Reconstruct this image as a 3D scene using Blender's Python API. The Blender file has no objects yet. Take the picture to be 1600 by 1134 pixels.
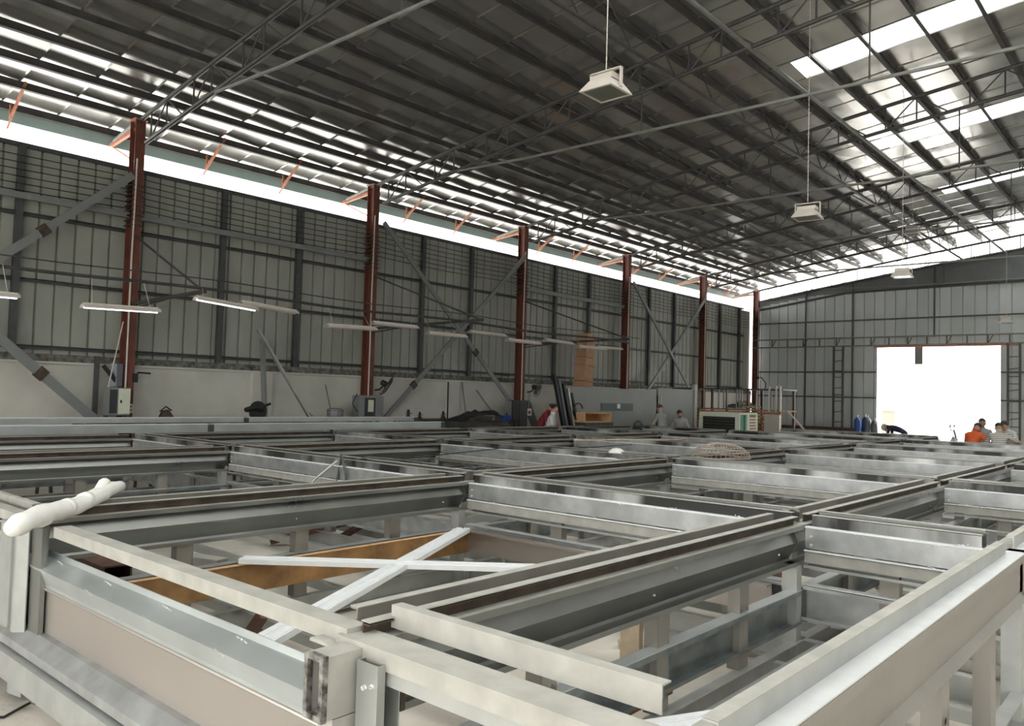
import bpy, bmesh, math, random
from mathutils import Vector, Matrix
random.seed(7)
sc = bpy.context.scene
COL = sc.collection

# ------------------------------------------------------------------ camera, sky, exposure
CAM_Z = 1.75
yaw, pitch, roll, FPX = 0.72051, 0.041347, 0.027713, 1240.98
fw = Vector((-math.sin(yaw)*math.cos(pitch), math.cos(yaw)*math.cos(pitch), math.sin(pitch)))
rt = Vector((math.cos(yaw), math.sin(yaw), 0)); up = rt.cross(fw)
r2 = rt*math.cos(roll) + up*math.sin(roll); u2 = -rt*math.sin(roll) + up*math.cos(roll)
cam = bpy.data.cameras.new('camera'); cam.sensor_width = 36; cam.lens = FPX/1600*36
cam.clip_start = 0.05; cam.clip_end = 500
co = bpy.data.objects.new('camera', cam); COL.objects.link(co)
co.matrix_world = Matrix(((r2.x, u2.x, -fw.x, 0), (r2.y, u2.y, -fw.y, 0), (r2.z, u2.z, -fw.z, CAM_Z), (0, 0, 0, 1)))
sc.camera = co

w = bpy.data.worlds.new('overcast_sky'); sc.world = w; w.use_nodes = True
bg = w.node_tree.nodes['Background']; bg.inputs[0].default_value = (1.0, 0.99, 0.965, 1); bg.inputs[1].default_value = 1.0

sc.view_settings.view_transform = 'Standard'; sc.view_settings.look = 'None'
sc.view_settings.gamma = 1.0; sc.view_settings.use_curve_mapping = False
sc.view_settings.exposure = 2.62
try:
    sc.cycles.use_denoising = True
    sc.cycles.max_bounces = 8; sc.cycles.diffuse_bounces = 5; sc.cycles.glossy_bounces = 4
    sc.cycles.transparent_max_bounces = 8
    sc.cycles.sample_clamp_indirect = 6.0
    sc.cycles.caustics_reflective = False; sc.cycles.caustics_refractive = False
except Exception:
    pass

# ------------------------------------------------------------------ materials
MATS = {}
def mat(name, col, rough=0.6, metal=0.0, var=0.15, scale=6.0, bump=0.0, bscale=40.0, col2=None, patch=0.0,
        spec=0.5, stretch=(1, 1, 1), rvar=0.0):
    m = bpy.data.materials.new(name); m.use_nodes = True; MATS[name] = m
    nt = m.node_tree; N = nt.nodes; L = nt.links; b = N['Principled BSDF']
    b.inputs['Roughness'].default_value = rough; b.inputs['Metallic'].default_value = metal
    b.inputs['Specular IOR Level'].default_value = spec
    tc = N.new('ShaderNodeTexCoord'); mp = N.new('ShaderNodeMapping'); mp.inputs['Scale'].default_value = stretch
    oi = N.new('ShaderNodeObjectInfo'); ad = N.new('ShaderNodeVectorMath'); ad.operation = 'ADD'
    ml = N.new('ShaderNodeVectorMath'); ml.operation = 'SCALE'; ml.inputs['Scale'].default_value = 37.0
    cb = N.new('ShaderNodeCombineXYZ'); 
    for k in range(3): L.new(oi.outputs['Random'], cb.inputs[k])
    L.new(cb.outputs[0], ml.inputs[0]); L.new(tc.outputs['Object'], ad.inputs[0]); L.new(ml.outputs[0], ad.inputs[1])
    L.new(ad.outputs[0], mp.inputs['Vector'])
    no = N.new('ShaderNodeTexNoise'); no.inputs['Scale'].default_value = scale; no.inputs['Detail'].default_value = 5
    L.new(mp.outputs[0], no.inputs['Vector'])
    cr = N.new('ShaderNodeValToRGB')
    c2 = col2 if col2 else tuple(min(1, c*(1+var)) for c in col)
    c1 = tuple(c*(1-var) for c in col)
    cr.color_ramp.elements[0].position = 0.32 + patch; cr.color_ramp.elements[1].position = 0.68
    cr.color_ramp.elements[0].color = (*c1, 1); cr.color_ramp.elements[1].color = (*c2, 1)
    L.new(no.outputs['Fac'], cr.inputs['Fac']); L.new(cr.outputs[0], b.inputs['Base Color'])
    if rvar:
        mr = N.new('ShaderNodeMapRange'); mr.inputs['From Min'].default_value = .3; mr.inputs['From Max'].default_value = .7
        mr.inputs['To Min'].default_value = max(0.03, rough-rvar); mr.inputs['To Max'].default_value = rough+rvar
        L.new(no.outputs['Fac'], mr.inputs['Value']); L.new(mr.outputs[0], b.inputs['Roughness'])
    if bump:
        n2 = N.new('ShaderNodeTexNoise'); n2.inputs['Scale'].default_value = bscale; n2.inputs['Detail'].default_value = 3
        L.new(mp.outputs[0], n2.inputs['Vector'])
        bp = N.new('ShaderNodeBump'); bp.inputs['Strength'].default_value = bump; bp.inputs['Distance'].default_value = 0.02
        L.new(n2.outputs['Fac'], bp.inputs['Height']); L.new(bp.outputs[0], b.inputs['Normal'])
    return m

def emit(name, col, s):
    m = bpy.data.materials.new(name); m.use_nodes = True; MATS[name] = m
    b = m.node_tree.nodes['Principled BSDF']; b.inputs['Base Color'].default_value = (*col, 1)
    b.inputs['Emission Color'].default_value = (*col, 1); b.inputs['Emission Strength'].default_value = s
    return m

def skylight_mat():
    m = bpy.data.materials.new('translucent_sheet'); m.use_nodes = True; MATS['skylight'] = m
    nt = m.node_tree; N = nt.nodes; L = nt.links
    for n in list(N):
        if n.type != 'OUTPUT_MATERIAL': N.remove(n)
    out = [n for n in N if n.type == 'OUTPUT_MATERIAL'][0]
    t = N.new('ShaderNodeBsdfTransparent'); t.inputs[0].default_value = (.92, .94, .92, 1)
    tr = N.new('ShaderNodeBsdfTranslucent'); tr.inputs[0].default_value = (.85, .88, .86, 1)
    mx = N.new('ShaderNodeMixShader'); mx.inputs[0].default_value = 0.45
    L.new(t.outputs[0], mx.inputs[1]); L.new(tr.outputs[0], mx.inputs[2]); L.new(mx.outputs[0], out.inputs[0])
    return m
skylight_mat()

mat('galv', (.44, .45, .43), .42, .65, .12, 5)
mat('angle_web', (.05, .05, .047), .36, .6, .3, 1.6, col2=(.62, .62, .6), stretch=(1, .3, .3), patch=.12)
mat('galv_plate', (.47, .482, .475), .36, .75, .20, 6)
mat('galv_new', (.60, .64, .64), .34, .75, .12, 2.0)
mat('strip_white', (.82, .83, .84), .45, .1, .04, 10)
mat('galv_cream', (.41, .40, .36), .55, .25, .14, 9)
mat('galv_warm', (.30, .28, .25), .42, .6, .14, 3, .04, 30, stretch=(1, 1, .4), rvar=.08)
mat('galv_dark', (.24, .26, .26), .38, .8, .25, 6, .05, 40)
mat('rust_dark', (.075, .056, .042), .6, .35, .4, 8, .1, 50)
mat('mill_plate', (.46, .42, .385), .34, .75, .06, 1.2)
mat('galv_side', (.27, .275, .26), .32, .85, .10, 3, rvar=.05)  # darker copy of galv, standing in for dark reflections on beam webs
mat('primer_brown', (.27, .145, .055), .6, .1, .35, 5, .08, 40)
mat('rust_tube', (.12, .062, .045), .55, .3, .3, 8, .1, 50)
mat('alu_white', (.66, .67, .67), .4, .25, .05, 10)
mat('weld', (.75, .76, .75), .3, .8, .35, 60, .5, 120)
mat('burnt', (.06, .05, .045), .7, .3, .6, 30, .2, 80, col2=(.35, .34, .31))
mat('concrete', (.58, .53, .455), .85, 0, .20, 1.3, .15, 25, col2=(.68, .635, .56))
mat('ground_out', (.80, .79, .76), .9, 0, .08, .5)
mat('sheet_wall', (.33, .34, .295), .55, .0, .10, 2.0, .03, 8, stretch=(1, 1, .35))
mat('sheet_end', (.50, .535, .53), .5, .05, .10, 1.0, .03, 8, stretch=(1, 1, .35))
mat('masonry_white', (.56, .55, .49), .85, 0, .10, 1.2, .1, 30)
mat('coping', (.09, .09, .08), .8, 0, .5, 8, .3, 30, col2=(.22, .215, .19))
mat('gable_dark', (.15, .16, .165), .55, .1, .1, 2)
mat('girt', (.075, .08, .078), .5, .3, .15, 6)
mat('foil', (.63, .62, .595), .22, .80, .10, 1.3, .012, 3.0, rvar=.05)
mat('purlin', (.085, .08, .075), .55, .35, .2, 4)
mat('truss_paint', (.075, .073, .068), .5, .3, .15, 6)
mat('truss_light', (.22, .225, .205), .5, .25, .12, 6)
mat('red_oxide', (.15, .048, .032), .6, .1, .22, 5, .05, 30)
mat('orange_oxide', (.42, .17, .10), .6, .1, .2, 6)
mat('teal', (.36, .46, .46), .6, .1, .06, 2)
mat('pipe_white', (.62, .58, .52), .5, 0, .05)
mat('grey_paint', (.21, .22, .215), .5, .1, .07, 3)
mat('panel_grey', (.235, .245, .235), .5, .1, .06, 1.5)
mat('panel_teal', (.07, .10, .10), .5, .1, .08)
mat('box_dark', (.035, .04, .042), .5, .1, .2)
mat('black', (.012, .012, .013), .5, 0, .2)
mat('white_plastic', (.80, .78, .74), .45, 0, .04, 12, .25, 18)
mat('lamp_shell', (.60, .55, .49), .45, .1, .06)
mat('lamp_glass', (.20, .21, .17), .12, .2, .1)
mat('cardboard', (.50, .29, .17), .8, 0, .10, 4)
mat('wood_light', (.56, .34, .17), .7, 0, .15, 5, stretch=(1, 6, 6))
mat('wood_dusty', (.52, .42, .30), .8, 0, .2, 8)
mat('timber', (.40, .19, .09), .7, 0, .2, 6)
mat('cooler_cream', (.66, .68, .55), .5, 0, .04)
mat('cooler_green', (.04, .23, .14), .5, 0, .05)
mat('blue_cyl', (.02, .08, .30), .4, .1, .1)
mat('grey_cyl', (.11, .12, .14), .4, .2, .1)
mat('skin', (.46, .26, .18), .6, 0, .06)
mat('hair', (.012, .011, .010), .5, 0, .2)
mat('hair_grey', (.05, .047, .043), .6, 0, .3)
mat('shirt_red', (.23, .02, .03), .8, 0, .08)
mat('shirt_white', (.62, .61, .58), .8, 0, .04)
mat('shirt_grey', (.30, .30, .29), .8, 0, .06)
mat('shirt_orange', (.72, .13, .03), .8, 0, .06)
mat('shirt_navy', (.02, .02, .06), .8, 0, .1)
mat('trousers', (.05, .055, .07), .85, 0, .15)
mat('shoe', (.03, .028, .026), .6, 0, .1)
mat('glove', (.30, .17, .08), .85, 0, .25, 20)
mat('cloth_white', (.75, .74, .70), .9, 0, .05)
mat('beige_wall', (.36, .33, .28), .8, 0, .05)
mat('fan_wire', (.10, .09, .08), .5, .4, .1)
mat('brown_wire', (.36, .30, .25), .7, .2, .2)
emit('tube_lit', (.92, .93, 1.0), 0.55)
def striped():
    m = mat('shirt_stripes', (.66, .64, .58), .8, 0, .02)
    nt = m.node_tree; N = nt.nodes; L = nt.links; b = N['Principled BSDF']
    tc = N.new('ShaderNodeTexCoord'); wv = N.new('ShaderNodeTexWave'); wv.bands_direction = 'Z'
    wv.inputs['Scale'].default_value = 7.5; L.new(tc.outputs['Object'], wv.inputs['Vector'])
    cr = N.new('ShaderNodeValToRGB'); cr.color_ramp.interpolation = 'CONSTANT'
    cr.color_ramp.elements[0].color = (.12, .10, .09, 1); cr.color_ramp.elements[1].position = .28
    cr.color_ramp.elements[1].color = (.70, .68, .62, 1)
    L.new(wv.outputs['Fac'], cr.inputs['Fac']); L.new(cr.outputs[0], b.inputs['Base Color'])
striped()
M = MATS

# ------------------------------------------------------------------ helpers
class MB:
    def __init__(s): s.v = []; s.f = []; s.mi = []
    def add(s, vs, fs, mi=0):
        o = len(s.v); s.v += [tuple(p) for p in vs]
        s.f += [tuple(i+o for i in f) for f in fs]; s.mi += [mi]*len(fs); return s
    def box(s, x0, x1, y0, y1, z0, z1, mi=0):
        return s.add([(x0,y0,z0),(x1,y0,z0),(x1,y1,z0),(x0,y1,z0),(x0,y0,z1),(x1,y0,z1),(x1,y1,z1),(x0,y1,z1)],
                     [(3,2,1,0),(4,5,6,7),(0,1,5,4),(1,2,6,5),(2,3,7,6),(3,0,4,7)], mi)
    def beam(s, p, q, wx, wz, mi=0, upv=(0,0,1)):
        p = Vector(p); q = Vector(q); d = (q-p).normalized(); u = Vector(upv)
        if abs(d.dot(u)) > .98: u = Vector((0,1,0)) if abs(d.y) < .9 else Vector((1,0,0))
        a = d.cross(u).normalized()*wx/2; b = a.cross(d).normalized()*wz/2
        vs = [p-a-b,p+a-b,p+a+b,p-a+b,q-a-b,q+a-b,q+a+b,q-a+b]
        return s.add(vs, [(0,1,2,3),(7,6,5,4),(4,5,1,0),(5,6,2,1),(6,7,3,2),(7,4,0,3)], mi)
    def tube(s, pts, rad, n=8, mi=0, cap=True):
        pts = [Vector(p) for p in pts]; k = len(pts)
        rs = rad if isinstance(rad, (list, tuple)) else [rad]*k
        vs = []; prev = None
        for i, p in enumerate(pts):
            d = (pts[min(i+1,k-1)]-pts[max(i-1,0)]).normalized()
            if prev is None:
                u = Vector((0,0,1)) if abs(d.z) < .9 else Vector((1,0,0))
                a = d.cross(u).normalized()
            else:
                a = (prev - d*prev.dot(d)).normalized()
            prev = a; b = d.cross(a)
            for j in range(n):
                t = 2*math.pi*j/n
                vs.append(p + (a*math.cos(t)+b*math.sin(t))*rs[i])
        fs = []
        for i in range(k-1):
            for j in range(n):
                fs.append((i*n+j, i*n+(j+1)%n, (i+1)*n+(j+1)%n, (i+1)*n+j))
        if cap:
            fs.append(tuple(range(n-1,-1,-1))); fs.append(tuple((k-1)*n+j for j in range(n)))
        return s.add(vs, fs, mi)
    def rtube(s, a0, a1, z0, z1, t, c0, c1, axis='Y', mi=0):
        o = [(a0,z0),(a1,z0),(a1,z1),(a0,z1)]; i = [(a0+t,z0+t),(a1-t,z0+t),(a1-t,z1-t),(a0+t,z1-t)]
        mk = (lambda p, c: (p[0], c, p[1])) if axis == 'Y' else (lambda p, c: (c, p[0], p[1]))
        vs = [mk(p, c) for c in (c0, c1) for p in o+i]
        fs = []
        for k in range(4):
            j = (k+1)%4
            fs += [(k, j, 8+j, 8+k), (4+k, 12+k, 12+j, 4+j), (k, 4+k, 4+j, j), (8+k, 8+j, 12+j, 12+k)]
        return s.add(vs, fs, mi)
    def lathe(s, prof, c=(0,0,0), n=16, mi=0, axis='Z'):
        vs = []
        for (r, z) in prof:
            for j in range(n):
                t = 2*math.pi*j/n; x, y = r*math.cos(t), r*math.sin(t)
                if axis == 'Z': p = (x, y, z)
                elif axis == 'Y': p = (x, z, y)
                else: p = (z, x, y)
                vs.append((p[0]+c[0], p[1]+c[1], p[2]+c[2]))
        fs = [(i*n+j, i*n+(j+1)%n, (i+1)*n+(j+1)%n, (i+1)*n+j) for i in range(len(prof)-1) for j in range(n)]
        fs.append(tuple(range(n-1,-1,-1))); fs.append(tuple((len(prof)-1)*n+j for j in range(n)))
        return s.add(vs, fs, mi)
    def sheet(s, prof, t, a, b, axis='Y', mi=0):
        """open polyline profile [(p,q)], thickness t, extruded along axis from a to b.
        axis Y: profile is (x,z); axis X: profile is (y,z); axis Z: profile is (x,y)"""
        n = len(prof); P = [Vector((p[0], p[1])) for p in prof]; off = []
        for i in range(n):
            d1 = (P[i]-P[i-1]).normalized() if i > 0 else None
            d2 = (P[i+1]-P[i]).normalized() if i < n-1 else None
            ns = [Vector((-d.y, d.x)) for d in (d1, d2) if d is not None]
            m = sum(ns, Vector((0,0))).normalized(); k = 1/max(.35, m.dot(ns[0]))
            off.append(P[i]+m*t*k)
        ring = P + off[::-1]; k = len(ring)
        def mk(p, c):
            return (p.x, c, p.y) if axis == 'Y' else ((c, p.x, p.y) if axis == 'X' else (p.x, p.y, c))
        vs = [mk(p, a) for p in ring] + [mk(p, b) for p in ring]
        fs = [(i, (i+1)%k, (i+1)%k+k, i+k) for i in range(k)]
        for i in range(n-1):
            fs.append((i, k-1-i, k-2-i, i+1)); fs.append((i+k, i+1+k, k-2-i+k, k-1-i+k))
        return s.add(vs, fs, mi)
    def mesh(s, name):
        me = bpy.data.meshes.new(name); me.from_pydata(s.v, [], s.f); me.update(); return me
    def build(s, name, m=None, parent=None, smooth=False, loc=None, rot=None, fix=True):
        me = s.mesh(name)
        ms = m if isinstance(m, (list, tuple)) else [m]
        for q in ms: me.materials.append(M[q])
        for p, i in zip(me.polygons, s.mi): p.material_index = i
        if fix:
            b = bmesh.new(); b.from_mesh(me); bmesh.ops.recalc_face_normals(b, faces=b.faces); b.to_mesh(me); b.free()
        if smooth:
            for p in me.polygons: p.use_smooth = True
        return link(name, me, parent, loc, rot)

def link(name, me, parent=None, loc=None, rot=None):
    o = bpy.data.objects.new(name, me); COL.objects.link(o)
    if parent: o.parent = parent
    if loc: o.location = loc
    if rot: o.rotation_euler = rot
    return o
def tag(o, label=None, cat=None, group=None, kind=None):
    if label: o['label'] = label
    if cat: o['category'] = cat
    if group: o['group'] = group
    if kind: o['kind'] = kind
    return o
def thing(name, label, cat, loc=(0,0,0), rz=0, group=None):
    o = bpy.data.objects.new(name, None); COL.objects.link(o); o.location = loc; o.rotation_euler = (0,0,rz)
    o.empty_display_size = .1
    return tag(o, label, cat, group)
def struct(name, label, loc=(0,0,0)):
    o = bpy.data.objects.new(name, None); COL.objects.link(o); o.location = loc
    return tag(o, label, None, None, 'structure')
def dup(root, loc, rz=None, label=None):
    r = root.copy(); COL.objects.link(r); r.location = loc
    if rz is not None: r.rotation_euler = (0,0,rz)
    if label: r['label'] = label
    for ch in root.children:
        c = ch.copy(); COL.objects.link(c); c.parent = r
        for g in ch.children:
            d = g.copy(); COL.objects.link(d); d.parent = c
    return r
def ORD(n): return ['first','second','third','fourth','fifth','sixth','seventh','eighth','ninth','tenth','eleventh','twelfth'][n]

# ------------------------------------------------------------------ the shed
YB, YE = -8.0, 36.5            # back (open) and far end wall
WX = -16.6                     # inner face of left sheeting
def zt(x):                     # top of the roof truss
    u = 16.3-abs(x); return CAM_Z+5.37+.158*u-.0018*u*u
ROOF = .31

o = MB().box(-17.2, 17.2, YB-1, YE+.3, -.2, 0).build('floor', 'concrete'); tag(o, 'dusty beige concrete floor of the workshop', kind='structure')
o = MB().box(-150, 150, -150, 250, -.5, -.21).build('ground_outside', 'ground_out'); tag(o, 'pale paved ground outside the shed', kind='structure')

# left wall: masonry base, coping, corrugated sheets, girts, studs
wl = struct('wall_left', 'left wall of grey green corrugated sheets above a white masonry base')
MB().box(-16.85, -16.5, YB, 36.2, 0, 2.12).build('masonry_base', 'masonry_white', wl)
MB().box(-16.9, -16.44, YB, 36.2, 2.12, 2.16).build('plaster_ledge', 'masonry_white', wl)
MB().box(-16.85, -16.48, YB, 36.2, 2.16, 2.30).build('coping', 'coping', wl)
for y in (10.0, 16.2, 28.0): MB().box(-16.5, -16.42, y-.25, y+.25, 0, 2.12).build('pilaster', 'masonry_white', wl)
def rib_sheet(width, nr, rib_w, rib_d, z0, z1):
    pr = []; pitch = width/nr
    for k in range(nr):
        y = k*pitch
        pr += [(0, y), (0, y+pitch-rib_w), (rib_d, y+pitch-rib_w*.7), (rib_d, y+pitch-rib_w*.3)]
    pr.append((0, width))
    return MB().sheet(pr, .004, z0, z1, 'Z')
sw = .966
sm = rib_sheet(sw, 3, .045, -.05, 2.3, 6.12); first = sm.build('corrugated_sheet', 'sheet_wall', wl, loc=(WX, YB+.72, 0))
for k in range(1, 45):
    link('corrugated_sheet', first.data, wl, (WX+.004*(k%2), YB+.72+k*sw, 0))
MB().sheet([(WX-.05,6.08),(WX-.05,6.2),(WX+.06,6.2),(WX+.06,6.12)], .005, YB, 35.4, 'Y').build('top_flashing', 'girt', wl)
for z in (2.42, 3.66, 4.88):
    MB().sheet([(WX+.10, z-.03),(WX+.03,z-.03),(WX+.03,z+.03),(WX+.10,z+.03)], .004, YB, 35.4, 'Y').build('girt', 'girt', wl)
for k in range(-3, 9):
    for dy in (2.05, 4.0):
        y = .88+6.0*k+dy
        if y < YB or y > 35: continue
        MB().sheet([(WX+.03,y-.06),(WX+.13,y-.06),(WX+.13,y+.06),(WX+.03,y+.06)], .005, 2.3, 6.15, 'Z').build('wall_stud', 'girt', wl)
for y0, y1 in ((.9, 6.8), (6.9, 12.9), (18.95, 24.9)):
    MB().box(-16.4, -16.34, y0, y1, 5.12, 5.24).build('flat_rail', 'grey_paint', wl)

# end wall
we = struct('wall_far', 'far end wall of grey metal sheets around a wide doorway')
DX0, DX1, DZ = -10.86, -6.2, 4.26
pw = .43
for k in range(77):
    x = -16.6+k*pw
    top = min(zt(x), zt(x+pw))-.46
    split = min(6.75, zt(x)-.75)
    def pan(z0, z1, m, dy=0, xa=x, xb=x+pw+.012):
        if xb-xa < .06: return
        MB().sheet([(xa, YE+dy), (xa+.006, YE+.06+dy), (xa+.03, YE+.06+dy), (xa+.036, YE+dy), (xb, YE+dy+.002)], .004, z0, z1, 'Z').build('wall_panel', m, we)
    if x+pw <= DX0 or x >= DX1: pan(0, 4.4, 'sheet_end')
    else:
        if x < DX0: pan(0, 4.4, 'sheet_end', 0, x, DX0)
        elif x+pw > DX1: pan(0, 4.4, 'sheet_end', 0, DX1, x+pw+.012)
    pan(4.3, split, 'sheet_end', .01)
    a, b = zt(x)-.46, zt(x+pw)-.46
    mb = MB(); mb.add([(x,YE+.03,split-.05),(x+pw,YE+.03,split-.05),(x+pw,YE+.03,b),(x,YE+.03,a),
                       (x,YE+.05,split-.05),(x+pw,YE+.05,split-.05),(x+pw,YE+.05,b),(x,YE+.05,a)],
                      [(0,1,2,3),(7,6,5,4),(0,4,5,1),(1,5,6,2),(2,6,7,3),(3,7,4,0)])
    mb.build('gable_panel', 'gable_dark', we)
for z, x0, x1 in ((5.52, -16.5, 16.5), (3.22, -16.5, DX0), (2.1, -16.5, DX0), (3.22, DX1, 16.5), (2.1, DX1, 16.5)):
    MB().box(x0, x1, YE-.09, YE-.03, z-.03, z+.03).build('end_girt', 'girt', we)
MB().tube([(-16.5, YE-.08, 6.15), (-12.2, YE-.08, 6.76), (-5, YE-.08, 6.85), (5, YE-.08, 6.85), (12.2, YE-.08, 6.76), (16.5, YE-.08, 6.15)], .05, 6).build('gable_girt', 'girt', we)
for x in (-14.0, -11.9, -8.6, -4.2, -1, 2, 6, 10, 14):
    MB().box(x-.03, x+.03, YE-.07, YE-.02, 4.7 if DX0 < x < DX1 else 0, zt(x)-.5).build('end_stud', 'girt', we)
MB().box(-16.5, -11.0, YE-.14, YE-.1, 0, .75).build('kick_board', 'rust_tube', we)
MB().box(-9.32, -9.02, YE-.12, YE-.06, 3.55, DZ+.1).build('hanging_sheet', 'grey_paint', we)
# lattice girder over the door with its two lattice columns
lg = thing('lattice_girder', 'grey lattice girder running across the end wall above the doorway', 'girder', (0, YE-.35, 0))
for z in (4.36, 4.72):
    MB().tube([(-16.4,0,z),(16.4,0,z)], .035, 6).build('chord', 'truss_light', lg)
MB().box(-10.9, -5.5, -.02, .16, 4.27, 4.33).build('door_lintel', 'orange_oxide', lg)
n = 0; x = -16.2
while x < 0:
    MB().beam((x,0,4.36),(x,0,4.72), .04,.04).build('web_post', 'truss_paint', lg)
    if n % 2: MB().beam((x,0,4.36),(x+.18,0,4.72), .03,.03).build('web_diagonal', 'truss_paint', lg)
    x += .74; n += 1
for x, side in ((-12.4, 'left'), (-5.7, 'right')):
    lc = thing('lattice_column', 'dark lattice column with rungs on the %s side of the doorway' % side, 'column', (x, YE-.35, 0))
    for dx in (-.2, .2): MB().box(dx-.035, dx+.035, -.05, .05, 0, 4.34).build('leg', 'truss_paint', lc)
    z = .3; k = 0
    while z < 4.2:
        MB().beam((-.2,0,z),(.2,0,z+(.0 if k%3 else .06)), .035,.035).build('rung', 'girt', lc)
        z += random.choice((.28,.42,.5)); k += 1

wb = struct('wall_back_added', 'added back end wall of metal sheets narrowing the daylight from a wide open gate behind the camera')  # unseen wall added to cut frontal light; gate height set for brightness
for k in range(35):
    x = -16.6+k*.95; gate = -13.5 < x+.47 < 13.5
    MB().box(x, x+.94, YB-.02, YB+.02, 4.2 if gate else 0, zt(x+.47)-.2).build('wall_panel', 'sheet_end', wb)

# ------------------------------------------------------------------ roof: sheets, skylights, purlins
rf = struct('roof', 'shed roof lined with dull silver foil sheets')
PX = [-17.55+.965*k for k in range(19)]
def roof_strip(y0, y1, xa, xb, m, name, sign=-1, seed=0):
    """one foil or translucent sheet running from eave to ridge: flat pans between the purlins, a standing seam on one edge"""
    rnd = random.Random(seed); mb = MB()
    nb = max(1, round((xb-xa)/.965)); st = (xb-xa)/nb
    D = [(rnd.uniform(-.010, .010), rnd.uniform(-.010, .010)) for _ in range(nb+1)]
    for k in range(nb):
        a, b = xa+st*k, xa+st*(k+1)
        d = [D[k][0], D[k][1], D[k+1][1], D[k+1][0]]
        za, zb = zt(a)+ROOF, zt(b)+ROOF; f = -sign
        mid = rnd.uniform(.0, .010); xm = (a+b)/2; zm = zt(xm)+ROOF
        vs = [(a*f,y0,za+d[0]+.03),(a*f,y1,za+d[1]),(xm*f,y0,zm-mid+.03+(d[0]+d[3])/2),(xm*f,y1,zm-mid+(d[1]+d[2])/2),(b*f,y0,zb+d[3]+.03),(b*f,y1,zb+d[2])]
        mb.add(vs, [(0,1,3,2),(2,3,5,4)])
        ys = y1-.035
        mb.add([(a*f,ys,za-.006+d[1]),(a*f,y1,za-.018+d[1]),(b*f,ys,zb-.006+d[2]),(b*f,y1,zb-.018+d[2]),(a*f,y1,za+.02),(b*f,y1,zb+.02)], [(0,1,3,2),(1,4,5,3)])
    return mb.build(name, m, rf, fix=False)
SKY = [YB+.8+6*k for k in range(8)]     # one translucent strip per bay, from y about 15.8
SKY = [-6.2, -4.2, -2.2, -.2, 1.8, 3.8, 5.8, 7.8, 9.8, 15.8, 21.6, 27.7, 33.6]  # close-set strips over and behind the camera are added to brighten the foreground
ny = 45; y = YB
edges = sorted(set([YB+k*1.0 for k in range(46)]))
k = 0
for i in range(46):
    y0 = -8.2+i*1.0; y1 = y0+1.0
    sky = any(abs(y0-s) < .45 for s in SKY)
    if sky:
        roof_strip(y0, y1+.03, -17.65, -6.5, 'foil', 'foil_sheet', -1, i)
        roof_strip(y0, y1+.03, -6.5, 0, 'skylight', 'skylight_sheet', -1, i+50)
        xs_ = -13.0 if y0 < 12 else -6.5  # unseen right-hand strips lengthened to add overhead light
        roof_strip(y0, y1+.03, -17.65, xs_, 'foil', 'foil_sheet', 1, i+200)
        roof_strip(y0, y1+.03, xs_, 0, 'skylight', 'skylight_sheet', 1, i+250)
    else:
        roof_strip(y0, y1+.03, -17.65, 0, 'foil', 'foil_sheet', -1, i)
        roof_strip(y0, y1+.03, -17.65, 0, 'foil', 'foil_sheet', 1, i+200)
# opaque outer cladding so that no sky shows through the foil joints is the foil sheet itself
for k, x in enumerate(PX):
    z = zt(x)
    for sgn in (1, -1):
        if x > -.3 and sgn < 0: continue
        mb = MB().sheet([(.06,.005),(.0,.005),(.0,.175),(-.06,.175)], .006, YB, YE+.6, 'Y')
        mb.build('purlin', 'purlin', rf, loc=(x*sgn, 0, z+.11), rot=(0, -math.atan(.14)*sgn, 0))
for sgn in (-1, 1):
    gt = struct('trim_gutter', 'teal grey eave gutter board along the roof edge')
    MB().box(-.02, .02, YB, YE+.6, 6.84, 7.12).build('gutter_board', 'teal', gt)
    MB().box(-.03, .05, YB, YE+.6, 7.12, 7.145).build('bright_trim', 'galv_cream', gt)
    gt.location = (17.66*sgn, 0, 0)

# ------------------------------------------------------------------ columns and trusses
COLY = [-5.1, .88, 6.87, 12.93, 18.95, 24.93, 30.9, 36.25]
def make_column():
    t = thing('steel_column', 'x', 'column', group='red oxide columns along the left wall')
    h = 7.1
    MB().box(-.13, -.115, -.1, .1, 0, h).build('outer_flange', 'red_oxide', t)
    MB().box(.115, .13, -.1, .1, 0, h).build('inner_flange', 'red_oxide', t)
    MB().box(-.115, .115, -.006, .006, 0, h).build('web', 'red_oxide', t)
    MB().box(-.16, .16, -.13, .13, h, h+.02).build('cap_plate', 'orange_oxide', t)
    MB().tube([(.15,-.07,.9),(.15,-.07,4.2),(.15,-.05,6.3)], .018, 6).build('conduit', 'pipe_white', t)
    mb = MB()
    for k in range(9): mb.box(-.16, .16, -.13, .13, 4.95+k*.1, 4.95+k*.1+.022)
    mb.build('cable_ties', 'rust_dark', t)
    MB().beam((-.1,0,6.95),(-1.3,0,6.85), .07,.07).build('outrigger', 'orange_oxide', t)
    MB().beam((-.1,0,6.3),(-1.2,0,6.8), .03,.03).build('outrigger_stay', 'orange_oxide', t)
    return t
c0 = make_column(); c0.location = (-16.3, COLY[0], 0); c0['label'] = 'red oxide steel column behind the camera at the left wall'
WH = ['behind the camera at the left wall', 'left wall column nearest the camera', 'beside the lit fluorescent lamp with electric cabinet at its foot',
      'with a wall fan on its right and open meter box at its foot', 'where the first crossing braces meet, beside the twin grey cabinets', 'behind the grey partition panel next to the tall cardboard boxes',
      'behind the rusty rack and cooler', 'in the far corner of the hall']
for k in range(1, 8):
    dup(c0, (-16.3, COLY[k], 0), 0, 'red oxide steel column %s' % WH[k])
for k in range(8):
    d = dup(c0, (16.3, COLY[k], 0), math.pi, 'red oxide steel column at the right wall, %s from the open end' % ORD(k)); d['group'] = 'columns of the right wall'

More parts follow.
